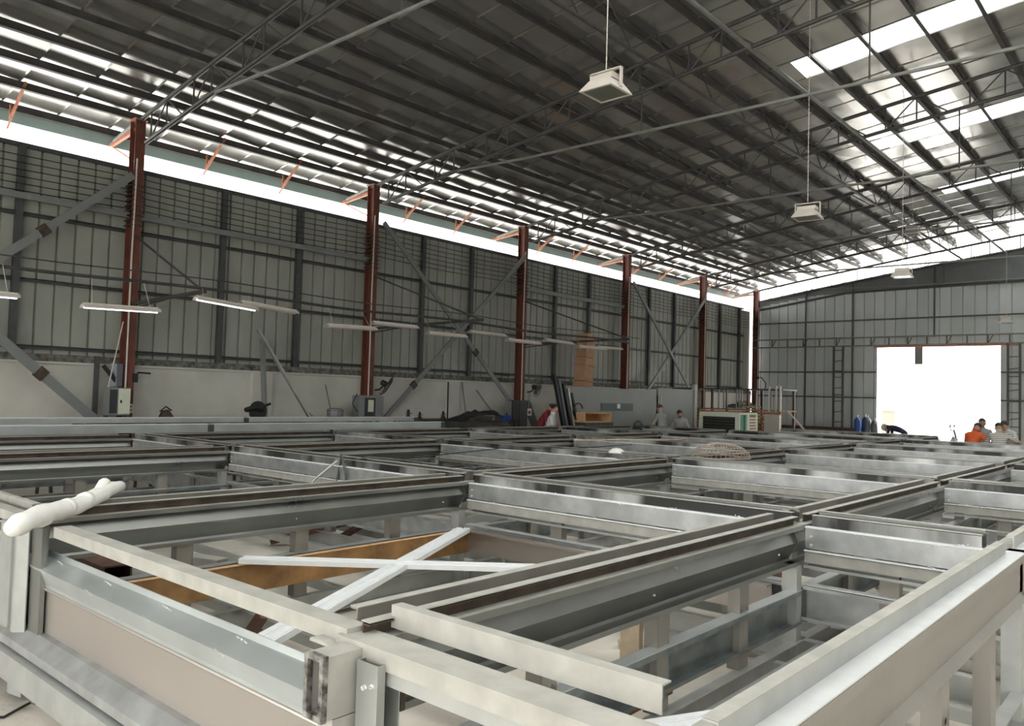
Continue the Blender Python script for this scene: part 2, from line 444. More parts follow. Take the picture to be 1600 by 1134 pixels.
def truss_z(x, low=False): return zt(x)-(.56 if low else 0)-.03
def make_truss():
    t = thing('roof_truss', 'x', 'truss', group='roof trusses')
    xs = [-17.4+.5*k for k in range(71)]
    xs = [x for x in xs if x <= 17.4]
    tc = [(x,0,truss_z(x)) for x in xs if abs(x) <= 17.4]
    MB().tube(tc, .045, 8).build('top_chord', 'truss_paint', t)
    MB().tube([(x,0,truss_z(x,True)) for x in xs if abs(x) <= 16.2], .042, 8).build('bottom_chord', 'truss_paint', t)
    for sgn in (-1, 1):
        MB().tube([(17.42*sgn,0,truss_z(17.42)+.0),(16.45*sgn,0,truss_z(16.45))], .055, 8).build('eave_tube', 'truss_light', t)
    n = 0; x = -15.7
    while x < 15.8:
        MB().tube([(x,0,truss_z(x)),(x,0,truss_z(x,True))], .018, 6).build('web_post', 'truss_paint', t)
        if x < 15.1:
            if n % 2 == 0: MB().tube([(x,0,truss_z(x,True)),(x+.65,0,truss_z(x+.65))], .016, 6).build('web_diagonal', 'truss_paint', t)
            else: MB().tube([(x,0,truss_z(x)),(x+.65,0,truss_z(x+.65,True))], .016, 6).build('web_diagonal', 'truss_paint', t)
        x += 1.05 if n % 2 else .65; n += 1
    zt0 = 6.91
    MB().tube([(-13.7,0,7.0),(-11,0,zt0),(0,0,zt0-.05),(11,0,zt0),(13.7,0,7.0)], .03, 8).build('tie_tube', 'truss_light', t)
    for x in (-8.2, -4.0, 0, 4.0, 8.2):
        MB().tube([(x,0,truss_z(x,True)),(x,0,zt0-.03)], .016, 6).build('tie_hanger', 'truss_paint', t)
    return t
tr = make_truss(); tr.location = (0, COLY[0], 0)
tr['label'] = 'dark tubular roof truss behind the camera'
for k in range(1, 8):
    dup(tr, (0, COLY[k], 0), 0, 'dark tubular roof truss carried by the %s left wall column, counted from the camera' % ORD(k-1))
# longitudinal bracing tubes with zigzag webs
for x, lab in ((-7.45, 'longitudinal bracing tube with zigzag webs nearer the left wall'), (-6.0, 'paired longitudinal bracing tube under the roof nearer the ridge')):
    z = truss_z(x, True)-.02
    t = thing('roof_brace', lab, 'brace', (x, 0, z))
    MB().tube([(0,YB,0),(0,YE-.3,0)], .038, 8).build('brace_tube', 'truss_light' if x > -7 else 'truss_paint', t)
    if x < -7:
        zz = .6; y = COLY[0]
        while y < 36:
            MB().tube([(0,y,0),(0,y+.75,zz)], .014, 6).build('zigzag_bar', 'truss_paint', t)
            MB().tube([(0,y+.75,zz),(0,y+1.5,0)], .014, 6).build('zigzag_bar', 'truss_paint', t)
            y += 1.5
# small orange outrigger triangles carrying the gutter
n = 0
for k in range(7):
    for dy in (2.0, 4.0):
        y = COLY[k]+dy
        if y < 1.5 or y > 35: continue
        t = thing('gutter_bracket', 'small orange triangular gutter bracket', 'bracket', (-17.0, y, 6.7), group='gutter brackets under the left eave')
        t['label'] = 'small orange triangular bracket under the left eave, %s from the camera' % ORD(n); n += 1
        MB().beam((-.3,0,.1),(.5,0,.62), .045,.045).build('upper_bar', 'orange_oxide', t)
        MB().beam((-.3,0,.1),(-.3,0,.38), .035,.035).build('post_bar', 'orange_oxide', t)
        MB().beam((-.45,0,-.05),(.45,0,.6), .03,.03).build('lower_bar', 'orange_oxide', t)

# right wall and its lower sheets (open strip above, as on the left)
wr = struct('wall_right', 'right wall of corrugated sheets')
rs = rib_sheet(sw, 3, .075, .028, 0, 6.12).build('corrugated_sheet', 'sheet_wall', wr, loc=(16.6, YB, 0))
for k in range(1, 45): link('corrugated_sheet', rs.data, wr, (16.6, YB+k*sw, 0))

# ------------------------------------------------------------------ wall braces, arms, cables, lamps rail
def brace(name, p, q, m, lab, wd=.12, th=.05, clip=None):
    t = thing(name, lab, 'brace', p)
    q = Vector(q)-Vector(p)
    MB().beam((0,0,0), q, th, wd, upv=(0,0,1)).build('angle_bar', m, t)
    if clip is not None:
        c = q*clip; MB().beam(c-q.normalized()*.09, c+q.normalized()*.09, th+.03, wd+.05).build('splice_plate', 'rust_dark', t)
    return t
brace('wall_brace', (-16.05,13.1,6.15), (-16.05,18.85,1.05), 'grey_paint', 'grey diagonal brace falling to the right in the first full cross', clip=.62)
brace('wall_brace', (-16.15,13.4,1.05), (-16.15,18.9,6.15), 'grey_paint', 'grey diagonal brace rising to the right in the first full cross', clip=.18)
brace('wall_brace', (-16.05,25.0,6.1), (-16.05,30.7,1.1), 'grey_paint', 'grey diagonal brace falling to the right in the far cross')
brace('wall_brace', (-16.15,25.2,1.1), (-16.15,30.8,6.1), 'grey_paint', 'grey diagonal brace rising to the right in the far cross')
brace('wall_brace', (-16.05,1.0,5.6), (-16.05,6.3,1.0), 'grey_paint', 'broad grey brace falling towards the first electric cabinet', wd=.17, clip=.8)
brace('wall_brace', (-16.15,1.2,1.0), (-16.15,6.75,5.95), 'grey_paint', 'broad grey brace rising to the column left of the lit lamp', wd=.15, clip=.72)
ARM = []
for k, y in enumerate((6.87, 12.93, 18.95)):
    t = thing('wall_bracket', 'dark bracket arm with stay reaching out from the %s column' % ('lit lamp', 'wall fan', 'twin cabinet')[k], 'bracket', (-16.15, y, 3.38))
    L_ = 2.9 if k == 0 else 3.9
    MB().beam((0,0,0),(L_,0,.06), .05,.06).build('arm', 'truss_paint', t)
    MB().tube([(0,0,1.35),(L_-.1,0,.08)], .022, 6).build('stay', 'truss_paint', t)
    MB().beam((0,0,-.1),(1.9,0,.04), .03,.03).build('lower_strut', 'truss_paint', t)
for dx, dz, nm in ((0,.0,'lower and thicker'), (.35,.12,'upper and thinner')):
    mb = MB(); pts = []
    for i in range(43):
        y = 1+i*.46; pts.append((-13.15+dx, y, 3.47+dz-.05*math.sin((y-.87)/6*math.pi)**2))
    o = mb.tube(pts, .03 if dz == 0 else .012, 6).build('lamp_rail', 'truss_paint'); tag(o, 'dark rail along the left wall carrying the lamps, the %s of two' % nm, 'rail')
for i in range(6):
    mb = MB(); pts = []
    for k in range(60):
        y = -4+k*.68; ph = (y-.88)/6.02*math.pi
        pts.append((-16.38, y, 5.32+i*.13-.06*abs(math.sin(ph))))
    o = mb.tube(pts, .009, 4).build('wall_cable', 'black')
    tag(o, 'thin black cable strung along the top of the left wall, %s from the top' % ORD(5-i), 'cable', 'cables along the left wall')
FL = [(3.3, 2.98, 1, -13.0, 0), (5.36, 2.96, 1, -13.0, .03), (7.15, 3.22, 1, -13.0, -.06), (8.05, 3.25, 0, -13.1, -.06), (9.8, 3.02, 0, -12.9, .03), (11.1, 3.18, 0, -13.1, 0),
      (12.35, 3.06, 0, -12.8, .01), (14.0, 3.22, 0, -13.1, -.01), (15.0, 3.09, 0, -12.8, -.01), (16.8, 3.22, 0, -13.1, -.02), (17.9, 3.12, 0, -12.8, 0), (19.2, 3.2, 0, -13.1, .02)]
for k, (y, z, lit, x, tl) in enumerate(FL):
    lab = ['lit fluorescent lamp at the left picture edge', 'lit fluorescent lamp hanging in front of the red column', 'lit fluorescent lamp hanging highest of the three lit ones'][k] if lit else \
          'unlit fluorescent lamp under the wall rail, %s in the row after the lit ones' % ORD(k-3)
    t = thing('fluorescent_lamp', lab, 'lamp', (x, y, z), group='fluorescent lamps along the wall rail'); t.rotation_euler = (tl, 0, random.uniform(-.05,.05))
    MB().sheet([(-.09,-.02),(-.05,.03),(.05,.03),(.09,-.02)], .006, -.6, .6, 'Y').build('reflector', 'lamp_shell', t)
    MB().box(-.03, .03, -.58, .58, .03, .06).build('ballast_box', 'lamp_shell', t)
    MB().tube([(0,-.57,-.015),(0,.57,-.015)], .017, 8).build('tube', 'tube_lit' if lit else 'pipe_white', t)
    for yy in (-.45, .45): MB().tube([(0,yy,.05),(-13.15-x,yy*.9,3.45-z)], .004, 4).build('hanger_wire', 'pipe_white', t)

# high bay floodlights
def floodlight(loc, top, lab, rz=0, s=1.0):
    t = thing('floodlight', lab, 'lamp', loc, rz, 'hanging floodlights')
    a, b = .21*s, .11*s
    mb = MB(); mb.add([(-a,-a,0),(a,-a,0),(a,a,0),(-a,a,0),(-a*.9,-a*.9,.035),(a*.9,-a*.9,.035),(a*.9,a*.9,.035),(-a*.9,a*.9,.035),
                       (-b*1.25,-b*1.25,.12),(b*1.25,-b*1.25,.12),(b*1.25,b*1.25,.12),(-b*1.25,b*1.25,.12)],
                      [(0,1,5,4),(1,2,6,5),(2,3,7,6),(3,0,4,7),(4,5,9,8),(5,6,10,9),(6,7,11,10),(7,4,8,11),(8,9,10,11),(3,2,1,0)])
    mb.build('housing', 'lamp_shell', t)
    MB().box(-b*1.35, b*1.35, -b*.9, b*.9, .125, .19).build('driver_box', 'lamp_shell', t)
    mb = MB()
    i = a*.86
    mb.box(-a,a,-a,-i,-.012,0).box(-a,a,i,a,-.012,0).box(-a,-i,-i,i,-.012,0).box(i,a,-i,i,-.012,0)
    mb.build('bezel', 'lamp_shell', t)
    MB().box(-i, i, -i, i, -.006, -.001).build('lens', 'lamp_glass', t)
    mb = MB().beam((-a*.95,0,.03),(-a*.95,0,.26), .012,.05, upv=(0,1,0)).beam((a*.95,0,.03),(a*.95,0,.26), .012,.05, upv=(0,1,0)).beam((-a*.95,0,.255),(a*.95,0,.255), .05,.012)
    mb.build('yoke', 'lamp_shell', t)
    mb = MB(); z = .26; k = 0
    while z < top-loc[2]:
        mb.beam((0,0,z),(0,0,z+.05), .014 if k%2 else .005, .005 if k%2 else .014); z += .042; k += 1
    mb.build('chain', 'pipe_white', t)
floodlight((-5.25, 7.5, 5.3), 8.95, 'white square floodlight hanging on a chain nearest the camera', 0, 1.05)
floodlight((-5.25, 13.7, 5.0), 8.95, 'white floodlight hanging second from the camera', .1, 1.05)
floodlight((-5.25, 19.43, 4.72), 8.95, 'white floodlight hanging third from the camera, before the gable', .1)
floodlight((-5.25, 31.9, 4.75), 8.95, 'small far floodlight hanging low before the end wall, right of the doorway', 0)
floodlight((-7.0, 27.0, 7.2), 8.72, 'far floodlight tucked up under the bright roof', 0)

# ------------------------------------------------------------------ steel floor frames
XS = [-12.25, -9.4, -5.15, -2.03, -.78]
YS = [1.62, 5.3, 9.0, 12.6, 15.9, 19.2, 22.5]
ZB, ZT, ZLOW = .94, 1.015, .70
def stud_mesh(hole):
    mb = MB(); h0, h1 = .2, .70; wd = .055
    # C stud: web towards +x, two flanges
    if hole:
        zc, r = .52, .016; n = 8
        ring = [(.0, r*math.cos(2*math.pi*(k+.5)/n), zc+r*math.sin(2*math.pi*(k+.5)/n)) for k in range(n)]
        sq = [(0, wd*(1 if math.cos(2*math.pi*(k+.5)/n) > 0 else -1)*(1 if abs(math.cos(2*math.pi*(k+.5)/n)) > .5 else .35),
               zc+wd*(1 if math.sin(2*math.pi*(k+.5)/n) > 0 else -1)*(1 if abs(math.sin(2*math.pi*(k+.5)/n)) > .5 else .35)) for k in range(n)]
        mb.add(ring+sq, [(k, (k+1)%n, n+(k+1)%n, n+k) for k in range(n)])
        mb.add([(0,-wd,h0),(0,wd,h0),(0,wd,zc-wd),(0,-wd,zc-wd)], [(0,1,2,3)])
        mb.add([(0,-wd,zc+wd),(0,wd,zc+wd),(0,wd,h1),(0,-wd,h1)], [(0,1,2,3)])
        for s in (-1, 1):
            mb.add([(0,s*wd,zc-wd),(0,s*wd,zc+wd),(0,s*wd*.35,zc+wd),(0,s*wd*.35,zc-wd)], [(0,1,2,3)])
        mb.box(-.05, -.045, -.03, .03, zc-.05, zc+.05, 1)
    else:
        mb.add([(0,-wd,h0),(0,wd,h0),(0,wd,h1),(0,-wd,h1)], [(0,1,2,3)])
    for s in (-1, 1):
        mb.box(-.075, 0, s*wd-.003, s*wd+.003, h0, h1)
        mb.box(-.078, -.072, s*wd-(.02 if s > 0 else 0), s*wd+(.02 if s < 0 else 0), h0, h1)
    me = mb.mesh('stud')
    me.materials.append(M['galv_warm']); me.materials.append(M['black'])
    for p, i in zip(me.polygons, mb.mi): p.material_index = i
    return me
STUD, STUDH = stud_mesh(False), stud_mesh(True)
bm = bmesh.new(); bmesh.ops.create_icosphere(bm, subdivisions=1, radius=.012)
for v in bm.verts: v.co *= random.uniform(.6, 1.4)
for off in ((.03,0,.004),(.055,.003,-.003),(-.028,0,.003),(-.05,.002,-.002),(.01,0,.006),(.075,0,.0),(-.07,0,.001),(.042,0,.002),(-.015,0,.004)):
    g = bmesh.ops.create_icosphere(bm, subdivisions=1, radius=random.uniform(.004,.009))
    for v in g['verts']: v.co += Vector(off)
for v in bm.verts: v.co.y *= .3; v.co.z *= .55; v.co.x *= 1.15
WELD = bpy.data.meshes.new('weld_bead'); bm.to_mesh(WELD); bm.free(); WELD.materials.append(M['weld'])
bm = bmesh.new(); bmesh.ops.create_cone(bm, cap_ends=True, segments=8, radius1=.011, radius2=.008, depth=.012)
bmesh.ops.rotate(bm, verts=bm.verts, cent=(0,0,0), matrix=Matrix.Rotation(math.pi/2, 3, 'X'))
BOLT = bpy.data.meshes.new('bolt'); bm.to_mesh(BOLT); bm.free(); BOLT.materials.append(M['weld'])
bm = bmesh.new(); bmesh.ops.create_cone(bm, cap_ends=True, segments=8, radius1=.007, radius2=.006, depth=.008)
bmesh.ops.rotate(bm, verts=bm.verts, cent=(0,0,0), matrix=Matrix.Rotation(math.pi/2, 3, 'Y'))
SCREW = bpy.data.meshes.new('screw'); bm.to_mesh(SCREW); bm.free(); SCREW.materials.append(M['weld'])

def y_line(t, X0, ya, yb, outer=False, near=True, first=False):
    if not outer:
        sc_ = MB().sheet([(X0,.918),(X0,ZB),(X0-.075,ZB),(X0-.03,.83),(X0-.095,.715),(X0-.09,.70),(X0+.005,.70),(X0+.005,.720)], -.005, ya, yb, 'Y').build('side_channel', 'galv_side', t)  # web folded to put light and dark bands into its shape
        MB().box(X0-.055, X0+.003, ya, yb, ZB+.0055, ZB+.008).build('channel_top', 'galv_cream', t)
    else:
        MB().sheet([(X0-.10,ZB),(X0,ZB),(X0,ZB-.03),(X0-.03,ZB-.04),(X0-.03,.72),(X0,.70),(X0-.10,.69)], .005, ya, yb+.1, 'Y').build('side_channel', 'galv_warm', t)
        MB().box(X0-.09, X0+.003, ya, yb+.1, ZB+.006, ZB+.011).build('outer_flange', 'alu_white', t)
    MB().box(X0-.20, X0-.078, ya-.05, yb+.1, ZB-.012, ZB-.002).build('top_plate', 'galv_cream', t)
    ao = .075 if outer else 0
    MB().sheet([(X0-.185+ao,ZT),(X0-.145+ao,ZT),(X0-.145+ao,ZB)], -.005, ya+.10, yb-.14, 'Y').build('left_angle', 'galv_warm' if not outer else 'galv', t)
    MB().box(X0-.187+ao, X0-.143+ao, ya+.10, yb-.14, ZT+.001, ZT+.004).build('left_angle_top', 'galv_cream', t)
    if not outer:
        MB().sheet([(X0-.02,ZT-.02),(X0-.055,ZT-.02),(X0-.055,ZB)], .005, ya+.05 if first else ya+.12, yb-.04, 'Y').build('right_angle', ['rust_dark'], t)
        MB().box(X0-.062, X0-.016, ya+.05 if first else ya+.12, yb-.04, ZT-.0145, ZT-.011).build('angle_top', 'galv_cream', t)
    # lower ring channel
    zz = .30
    if not outer: MB().sheet([(X0+.005,zz+.19),(X0+.005,zz+.22),(X0-.065,zz+.22),(X0-.065,zz),(X0+.005,zz),(X0+.005,zz+.02)], .005, ya+.05, yb-.02, 'Y').build('lower_channel', 'galv_dark', t)
    if not outer: MB().box(X0-.07, X0+.006, ya+.05, yb-.02, zz+.221, zz+.227).build('lower_channel_top', 'galv_new', t)
    MB().sheet([(X0+.02,.20),(X0-.05,.20),(X0-.05,.04),(X0+.02,.04)], .005, ya+.05, yb-.02, 'Y').build('sill_channel', 'galv', t)
    MB().box(X0-.10, X0, yb-.10, yb-.02, .03, .70).build('corner_post', 'galv', t)
    n = max(1, round((yb-ya)/.93)); 
    for k in range(1, n):
        y = ya+(yb-ya)*k/n
        link('stud', STUDH if near and (k % 2 == (0 if outer else 1)) else STUD, t, (X0-.02 if not outer else X0-.005, y+.08, 0))
    if near and not outer:
        for k in range(5):
            link('screw', SCREW, sc_, (X0-.058, ya+.35+(yb-ya-.6)*k/4, .775+.02*(k%2)))

def x_line(t, Y0, xa, xb, near=True):
    pl = MB().box(xa, xb, Y0, Y0+.09, .796, .93).build('upper_plate', 'galv_plate', t)
    MB().box(xa, xb, Y0-.012, Y0+.09, .705, .774).build('lower_tube', 'galv_cream', t)
    MB().sheet([(Y0-.03,.690),(Y0-.03,.672),(Y0+.06,.672),(Y0+.06,.69)], .004, xa, xb, 'X').build('bottom_channel', 'galv', t)
    MB().box(xa, xb, Y0+.09, Y0+.22, .925, .935).build('top_plate', 'galv_dark', t)
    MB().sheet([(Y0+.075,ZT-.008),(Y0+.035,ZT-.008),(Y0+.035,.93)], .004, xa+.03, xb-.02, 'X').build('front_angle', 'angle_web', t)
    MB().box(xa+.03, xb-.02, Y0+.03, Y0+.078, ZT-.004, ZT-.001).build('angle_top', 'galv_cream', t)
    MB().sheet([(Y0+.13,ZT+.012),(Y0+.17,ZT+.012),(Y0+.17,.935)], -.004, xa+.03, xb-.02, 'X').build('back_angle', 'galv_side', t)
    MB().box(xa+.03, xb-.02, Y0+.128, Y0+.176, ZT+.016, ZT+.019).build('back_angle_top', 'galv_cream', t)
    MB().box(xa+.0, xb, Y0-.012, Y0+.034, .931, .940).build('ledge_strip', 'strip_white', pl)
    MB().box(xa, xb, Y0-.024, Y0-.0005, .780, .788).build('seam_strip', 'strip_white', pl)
    # lower rail
    MB().sheet([(Y0-.03,.53),(Y0-.03,.555),(Y0+.04,.555),(Y0+.04,.335),(Y0-.05,.335),(Y0-.05,.355)], -.005, xa, xb, 'X').build('lower_rail', 'galv_plate', t)
    MB().box(xa, xb, Y0-.036, Y0+.045, .5605, .565).build('lower_rail_top', 'alu_white', t)
    MB().sheet([(Y0-.03,.20),(Y0+.04,.20),(Y0+.04,.04),(Y0-.03,.04)], -.005, xa, xb, 'X').build('sill_rail', 'galv', t)
    n = max(2, round((xb-xa)/1.0))
    for k in range(1, n):
        o = link('stud', STUD, t, (xa+(xb-xa)*k/n, Y0+.02, 0), (0,0,-math.pi/2))
    if near:
        n = max(2, round((xb-xa)/.62))
        for k in range(n):
            x = xa+(xb-xa)*(k+.5)/n
            link('weld_bead', WELD, pl, (x+random.uniform(-.1,.1), Y0-.004, .934), (0, random.uniform(-.2,.2), 0)).scale = (1.3,1,1)
            link('weld_bead', WELD, pl, (x+random.uniform(-.1,.1), Y0-.014, .783), (0, random.uniform(-.2,.2)+math.pi, 0)).scale = (1.2,1,1)
        for dz in (.82, .875):
            link('bolt', BOLT, pl, (xa+.04, Y0-.004, dz))

COLN = ['in the leftmost column of frames', 'in the broad second column of frames', 'in the third column of frames', 'in the narrow rightmost column of frames']
JMAX = [5, 6, 5, 5]
CELLS = {}
for i in range(4):
    for j in range(JMAX[i]):
        ya, yb = YS[j], YS[j+1]; xa, xb = XS[i], XS[i+1]; near = j < 3
        t = thing('steel_floor_frame', 'galvanized steel floor frame %s, %s row from the camera' % (COLN[i], ORD(j)), 'steel frame', group='steel floor frames laid out in a grid')
        CELLS[i, j] = t
        y_line(t, xb, ya, yb-.01, i == 3, near and i > 0, j == 0)
        x_line(t, yb, xa+.01, xb-.075 if i < 3 else xb-.2, near)
        if j < 3:
            nj = 4 if i in (1, 2) else 3
            for k in range(nj):
                y = ya+(yb-ya)*(k+.6)/nj
                if (i, j) == (2, 0) and k > 1: continue
                MB().box(xa+.02, xb-.08, y-.03, y+.03, .10, .17).build('joist', 'galv', t)
for j in range(5):   # outer left beams of the grid belong to the leftmost frames
    t = CELLS[0, j]
    y_line(t, XS[0], YS[j], YS[j+1]-.01, False, False, j == 0)
# front edge beams of the first row
for i in range(4):
    t = CELLS[i, 0]; Y0 = YS[0]; xa, xb = XS[i], XS[i+1]
    if i < 3:
        MB().box(xa+.03 if i != 2 else xa+.5, xb-.07, Y0, Y0+.085, .925, .982).build('front_tube', 'galv_cream', t)
        if i < 2: MB().sheet([(Y0+.10,1.03),(Y0+.14,1.03),(Y0+.14,.96)], -.004, xa+.03, xb-.12, 'X').build('front_angle', 'galv_cream', t)
        # deep lower front channel
        lx0, lx1 = xa+.03, xb-.07
        mb = MB(); mb.sheet([(Y0+.065,.815),(Y0+.065,.785),(Y0-.03,.745),(Y0+.0,.665),(Y0+.003,.645)], .005, lx0, lx1, 'X'); mb.build('front_cap_channel', 'galv_new', t)
        MB().box(lx0+.02, lx1, Y0+.010, Y0+.018, .40, .66).build('front_plate', 'mill_plate', t)
        MB().tube([(lx0, Y0+.004, .638),(lx1, Y0+.004, .638)], .010, 8).build('bead_rod', 'mill_plate', t)
        MB().sheet([(Y0+.03,.41),(Y0-.02,.40),(Y0-.09,.345),(Y0-.09,.30),(Y0-.06,.295)], .005, lx0, lx1, 'X').build('front_bottom_channel', 'galv_plate', t)
        MB().sheet([(Y0-.05,.29),(Y0-.12,.28),(Y0-.12,.14),(Y0-.05,.12)], .005, lx0, lx1, 'X').build('front_sill', 'galv', t)
        for k in range(4):
            link('weld_bead', WELD, t, (lx0+.45+k*.62, Y0+.045, .783), (0,.1,0)).scale = (.5,.6,.9)
            link('weld_bead', WELD, t, (lx0+.42+k*.62, Y0-.028, .742), (0,.2,0)).scale = (.5,.5,.8)
    else:
        MB().box(xa-.1, xb-.02, Y0-.02, Y0+.10, .905, .965).build('front_tube', 'galv_cream', t)
        MB().box(xa-.06, xb-.02, Y0-.012, Y0+.08, .86, .902).build('front_under_tube', 'galv', t)
        MB().sheet([(Y0+.20,1.04),(Y0+.155,1.04),(Y0+.155,.965)], .005, xa-.035, xb-.25, 'X').build('front_angle', 'galv_cream', t)
        MB().box(xa+.02, xb-.1, Y0, Y0+.06, .20, .34).build('front_sill', 'galv', t)
    if i == 2:
        # near right corner: stub of square tube with a burnt cut end, post and plate below it
        t2 = t
        X = xb-.01
        a0, a1, z0, z1, y0, y1 = X-.045, X+.045, .76, .95, 1.46, 1.60
        MB().rtube(a0, a1, z0, z1, .012, y0, y1).build('stub_tube', 'galv_cream', t2)
        MB().rtube(a0-.003, a1+.003, z0-.004, z1+.003, .018, y0-.008, y0+.012).build('burnt_rim', 'burnt', t2)
        MB().box(a0+.013, a1-.013, y0+.05, y0+.06, z0+.013, z1-.013).build('stub_shade_plate', 'rust_dark', t2)  # dark plate inside the open tube stands in for its shaded bore
        MB().box(X-.035, X+.04, 1.50, 1.59, .03, .755).build('stub_post', 'galv_cream', t2)
        MB().sheet([(X+.155,1.60),(X+.155,1.575),(X+.065,1.575),(X+.065,1.66),(X+.155,1.66)], .005, .03, .925, 'Z').build('corner_stud', 'galv', t2)
        link('bolt', BOLT, t2, (X+.10, 1.568, .85)); link('bolt', BOLT, t2, (X+.135, 1.57, .86))
        MB().box(X-.06, X+.03, 1.78, 1.80, .70, .93).build('channel_end', 'rust_dark', t2)
    if i == 1:
        X = xb+.22
        MB().sheet([(X+.04,1.585),(X-.07,1.56),(X-.10,1.56),(X-.16,1.58),(X-.16,1.66),(X+.04,1.66),(X+.04,1.60)], .006, .03, .95, 'Z').build('near_corner_post', 'galv', t)
        MB().sheet([(X+.19,1.62),(X+.19,1.60),(X+.05,1.60),(X+.05,1.68)], .006, .03, .96, 'Z').build('near_corner_channel', 'galv_side', t)
        MB().box(X-.36, X-.17, 1.56, 1.63, .36, .95).build('near_corner_plate', 'galv', t)
        MB().sheet([(X-.02,1.0),(X-.02,.93)], .006, 1.6, 1.7, 'Y').build('corner_tab', 'galv_cream', t)

t = CELLS[2, 0]
# rusty inner ring of the near frame
MB().box(-5.06, -5.045, 1.95, 5.22, .33, .525).build('brown_side_board', 'primer_brown', t)
MB().box(-5.075, -5.035, 1.95, 5.22, .525, .531).build('board_edge', 'wood_light', t)
MB().sheet([(5.12,.53),(5.12,.545),(5.2,.545),(5.2,.34)], -.005, -5.04, -2.2, 'X').build('inner_end_channel', 'mill_plate', t)
t = CELLS[3, 0]
MB().sheet([(-1.50,.22),(-1.50,.36),(-1.53,.385),(-1.58,.385),(-1.61,.36)], -.005, 2.0, 4.85, 'Y').build('inner_rail', 'galv_new', t)
MB().sheet([(-1.78,.20),(-1.78,.24),(-1.86,.24)], -.005, 2.0, 5.1, 'Y').build('inner_angle', 'galv', t)

t = thing('plywood_tray', 'plywood board with a toothed steel edge under the double beam', 'board', (-2.32, 2.85, 0))
MB().box(-.01, .01, 0, 1.25, .08, .33).build('board', 'wood_light', t)
mb = MB().box(-.025, .02, -.02, 1.27, .335, .345)
for k in range(26): mb.box(.011, .016, k*.048, k*.048+.026, .315, .335)
mb.build('toothed_edge', 'grey_paint', t)
# white aluminium strips lying crosswise in the near frame
def strip(p, q, lab, wd=.12, m='strip_white'):
    p = Vector(p); q = Vector(q); d = q-p; L_ = d.length
    t = thing('aluminium_strip', lab, 'metal strip', p)
    t.rotation_euler = d.to_track_quat('Y', 'Z').to_euler()
    MB().sheet([(-wd/2,-.03),(-wd/2,.0),(-.012,.0),(-.008,-.012),(.008,-.012),(.012,.0),(wd/2,.0),(wd/2,-.03)], .003, 0, L_, 'Y').build('profile', m, t)
    for s in (-1, 1): MB().box(s*.034-.02, s*.034+.02, 0, L_, .003, .007).build('white_face', m, t)
    return t
strip((-5.1, 3.0, .565), (-3.05, 4.55, .60), 'white aluminium strip lying level across the near frame')
strip((-3.1, 1.72, .60), (-5.0, 5.1, .56), 'white aluminium strip lying diagonally into the corner of the near frame')
strip((-2.0, 2.75, .33), (-1.45, 4.0, .30), 'white aluminium strip on the floor frame right of the double beam')

# long galvanized tubes lying behind the frames
def long_tubes(x, ztop, h, y0, y1, segs, lab):
    for k in range(segs):
        a = y0+(y1-y0)*k/segs; b = y0+(y1-y0)*(k+1)/segs
        t = thing('galvanized_tube', lab % ORD(k), 'tube', (x, a, ztop-h))
        MB().box(-.05,.05, 0, b-a-.12, 0, h).build('tube_body', 'galv_new', t)
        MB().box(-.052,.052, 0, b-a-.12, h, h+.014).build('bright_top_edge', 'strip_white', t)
        MB().box(-.045,.045, b-a-.14, b-a+.02, .0, h-.01).build('joint_sleeve', 'girt', t)
    for y in [y0+1.5*k for k in range(int((y1-y0)/1.5)+1)]:
        s = thing('trestle', 'dark trestle under the long tubes %s, %s from the camera' % ('nearest the wall' if x < -14.5 else 'behind the frames', ORD(int((y-y0)/1.5) % 12)), 'trestle', (x, y, 0))
        MB().box(-.2,.2,-.03,.03,ztop-h-.07,ztop-h).build('top_bar', 'girt', s)
        for q in (-1,1): MB().beam((q*.15,0,ztop-h-.06),(q*.3,0,0), .04,.04).build('leg', 'girt', s)
long_tubes(-14.9, 1.15, .09, -.5, 13.4, 3, 'long galvanized tube lying nearest the left wall, %s length')
long_tubes(-13.4, 1.095, .13, 1.5, 12.9, 2, 'long galvanized tube lying just behind the frames, %s length')

exec_objects = True
# ------------------------------------------------------------------ electric cabinets, fans and tools along the left wall
t = thing('electric_cabinet', 'open grey electric cabinet on a stand at the first column', 'cabinet', (-16.02, 6.6, 0))
MB().box(-.12,.12,-.22,.2,1.16,1.70).build('body', 'grey_paint', t)
MB().box(.121,.126,-.19,-.05,1.2,1.66).build('open_bay', 'box_dark', t)
dr = MB().box(.122,.14,-.03,.19,1.19,1.68).build('door', 'cooler_cream', t)
MB().box(.14,.15,.0,.03,1.4,1.46).build('latch', 'black', dr)
for y in (-.2,.18): MB().box(-.05,.05,y-.02,y+.02,0,1.16).build('leg', 'girt', t)
t = thing('meter_box', 'small white meter box on the foot of the first column', 'box', (-16.12, 6.86, 1.2))
MB().box(-.02,.06,-.08,.08,0,.18).build('case', 'pipe_white', t); MB().box(.06,.064,-.05,.05,.12,.14).build('label_strip', 'black', t); MB().box(.06,.063,-.02,.05,.05,.07).build('switch', 'black', t)
t = thing('steel_upright', 'slim dark upright beside the first electric cabinet', 'post', (-16.3, 6.3, 0))
MB().sheet([(-.04,-.04),(.04,-.04),(.04,.04),(-.04,.04)], .005, 0, 2.3, 'Z').build('upright', 'girt', t)
t = thing('folded_chute', 'dark grey curved chute propped on the first electric cabinet', 'chute', (-16.25, 6.68, 1.72))
MB().sheet([(-.1,-.1),(.0,-.14),(.08,-.05),(.09,.06)], .01, 0, .45, 'Z').build('curved_panel', 'grey_cyl', t)
MB().beam((.05,-.3,.4),(.06,-.05,.1), .02,.08).build('flap', 'black', t)
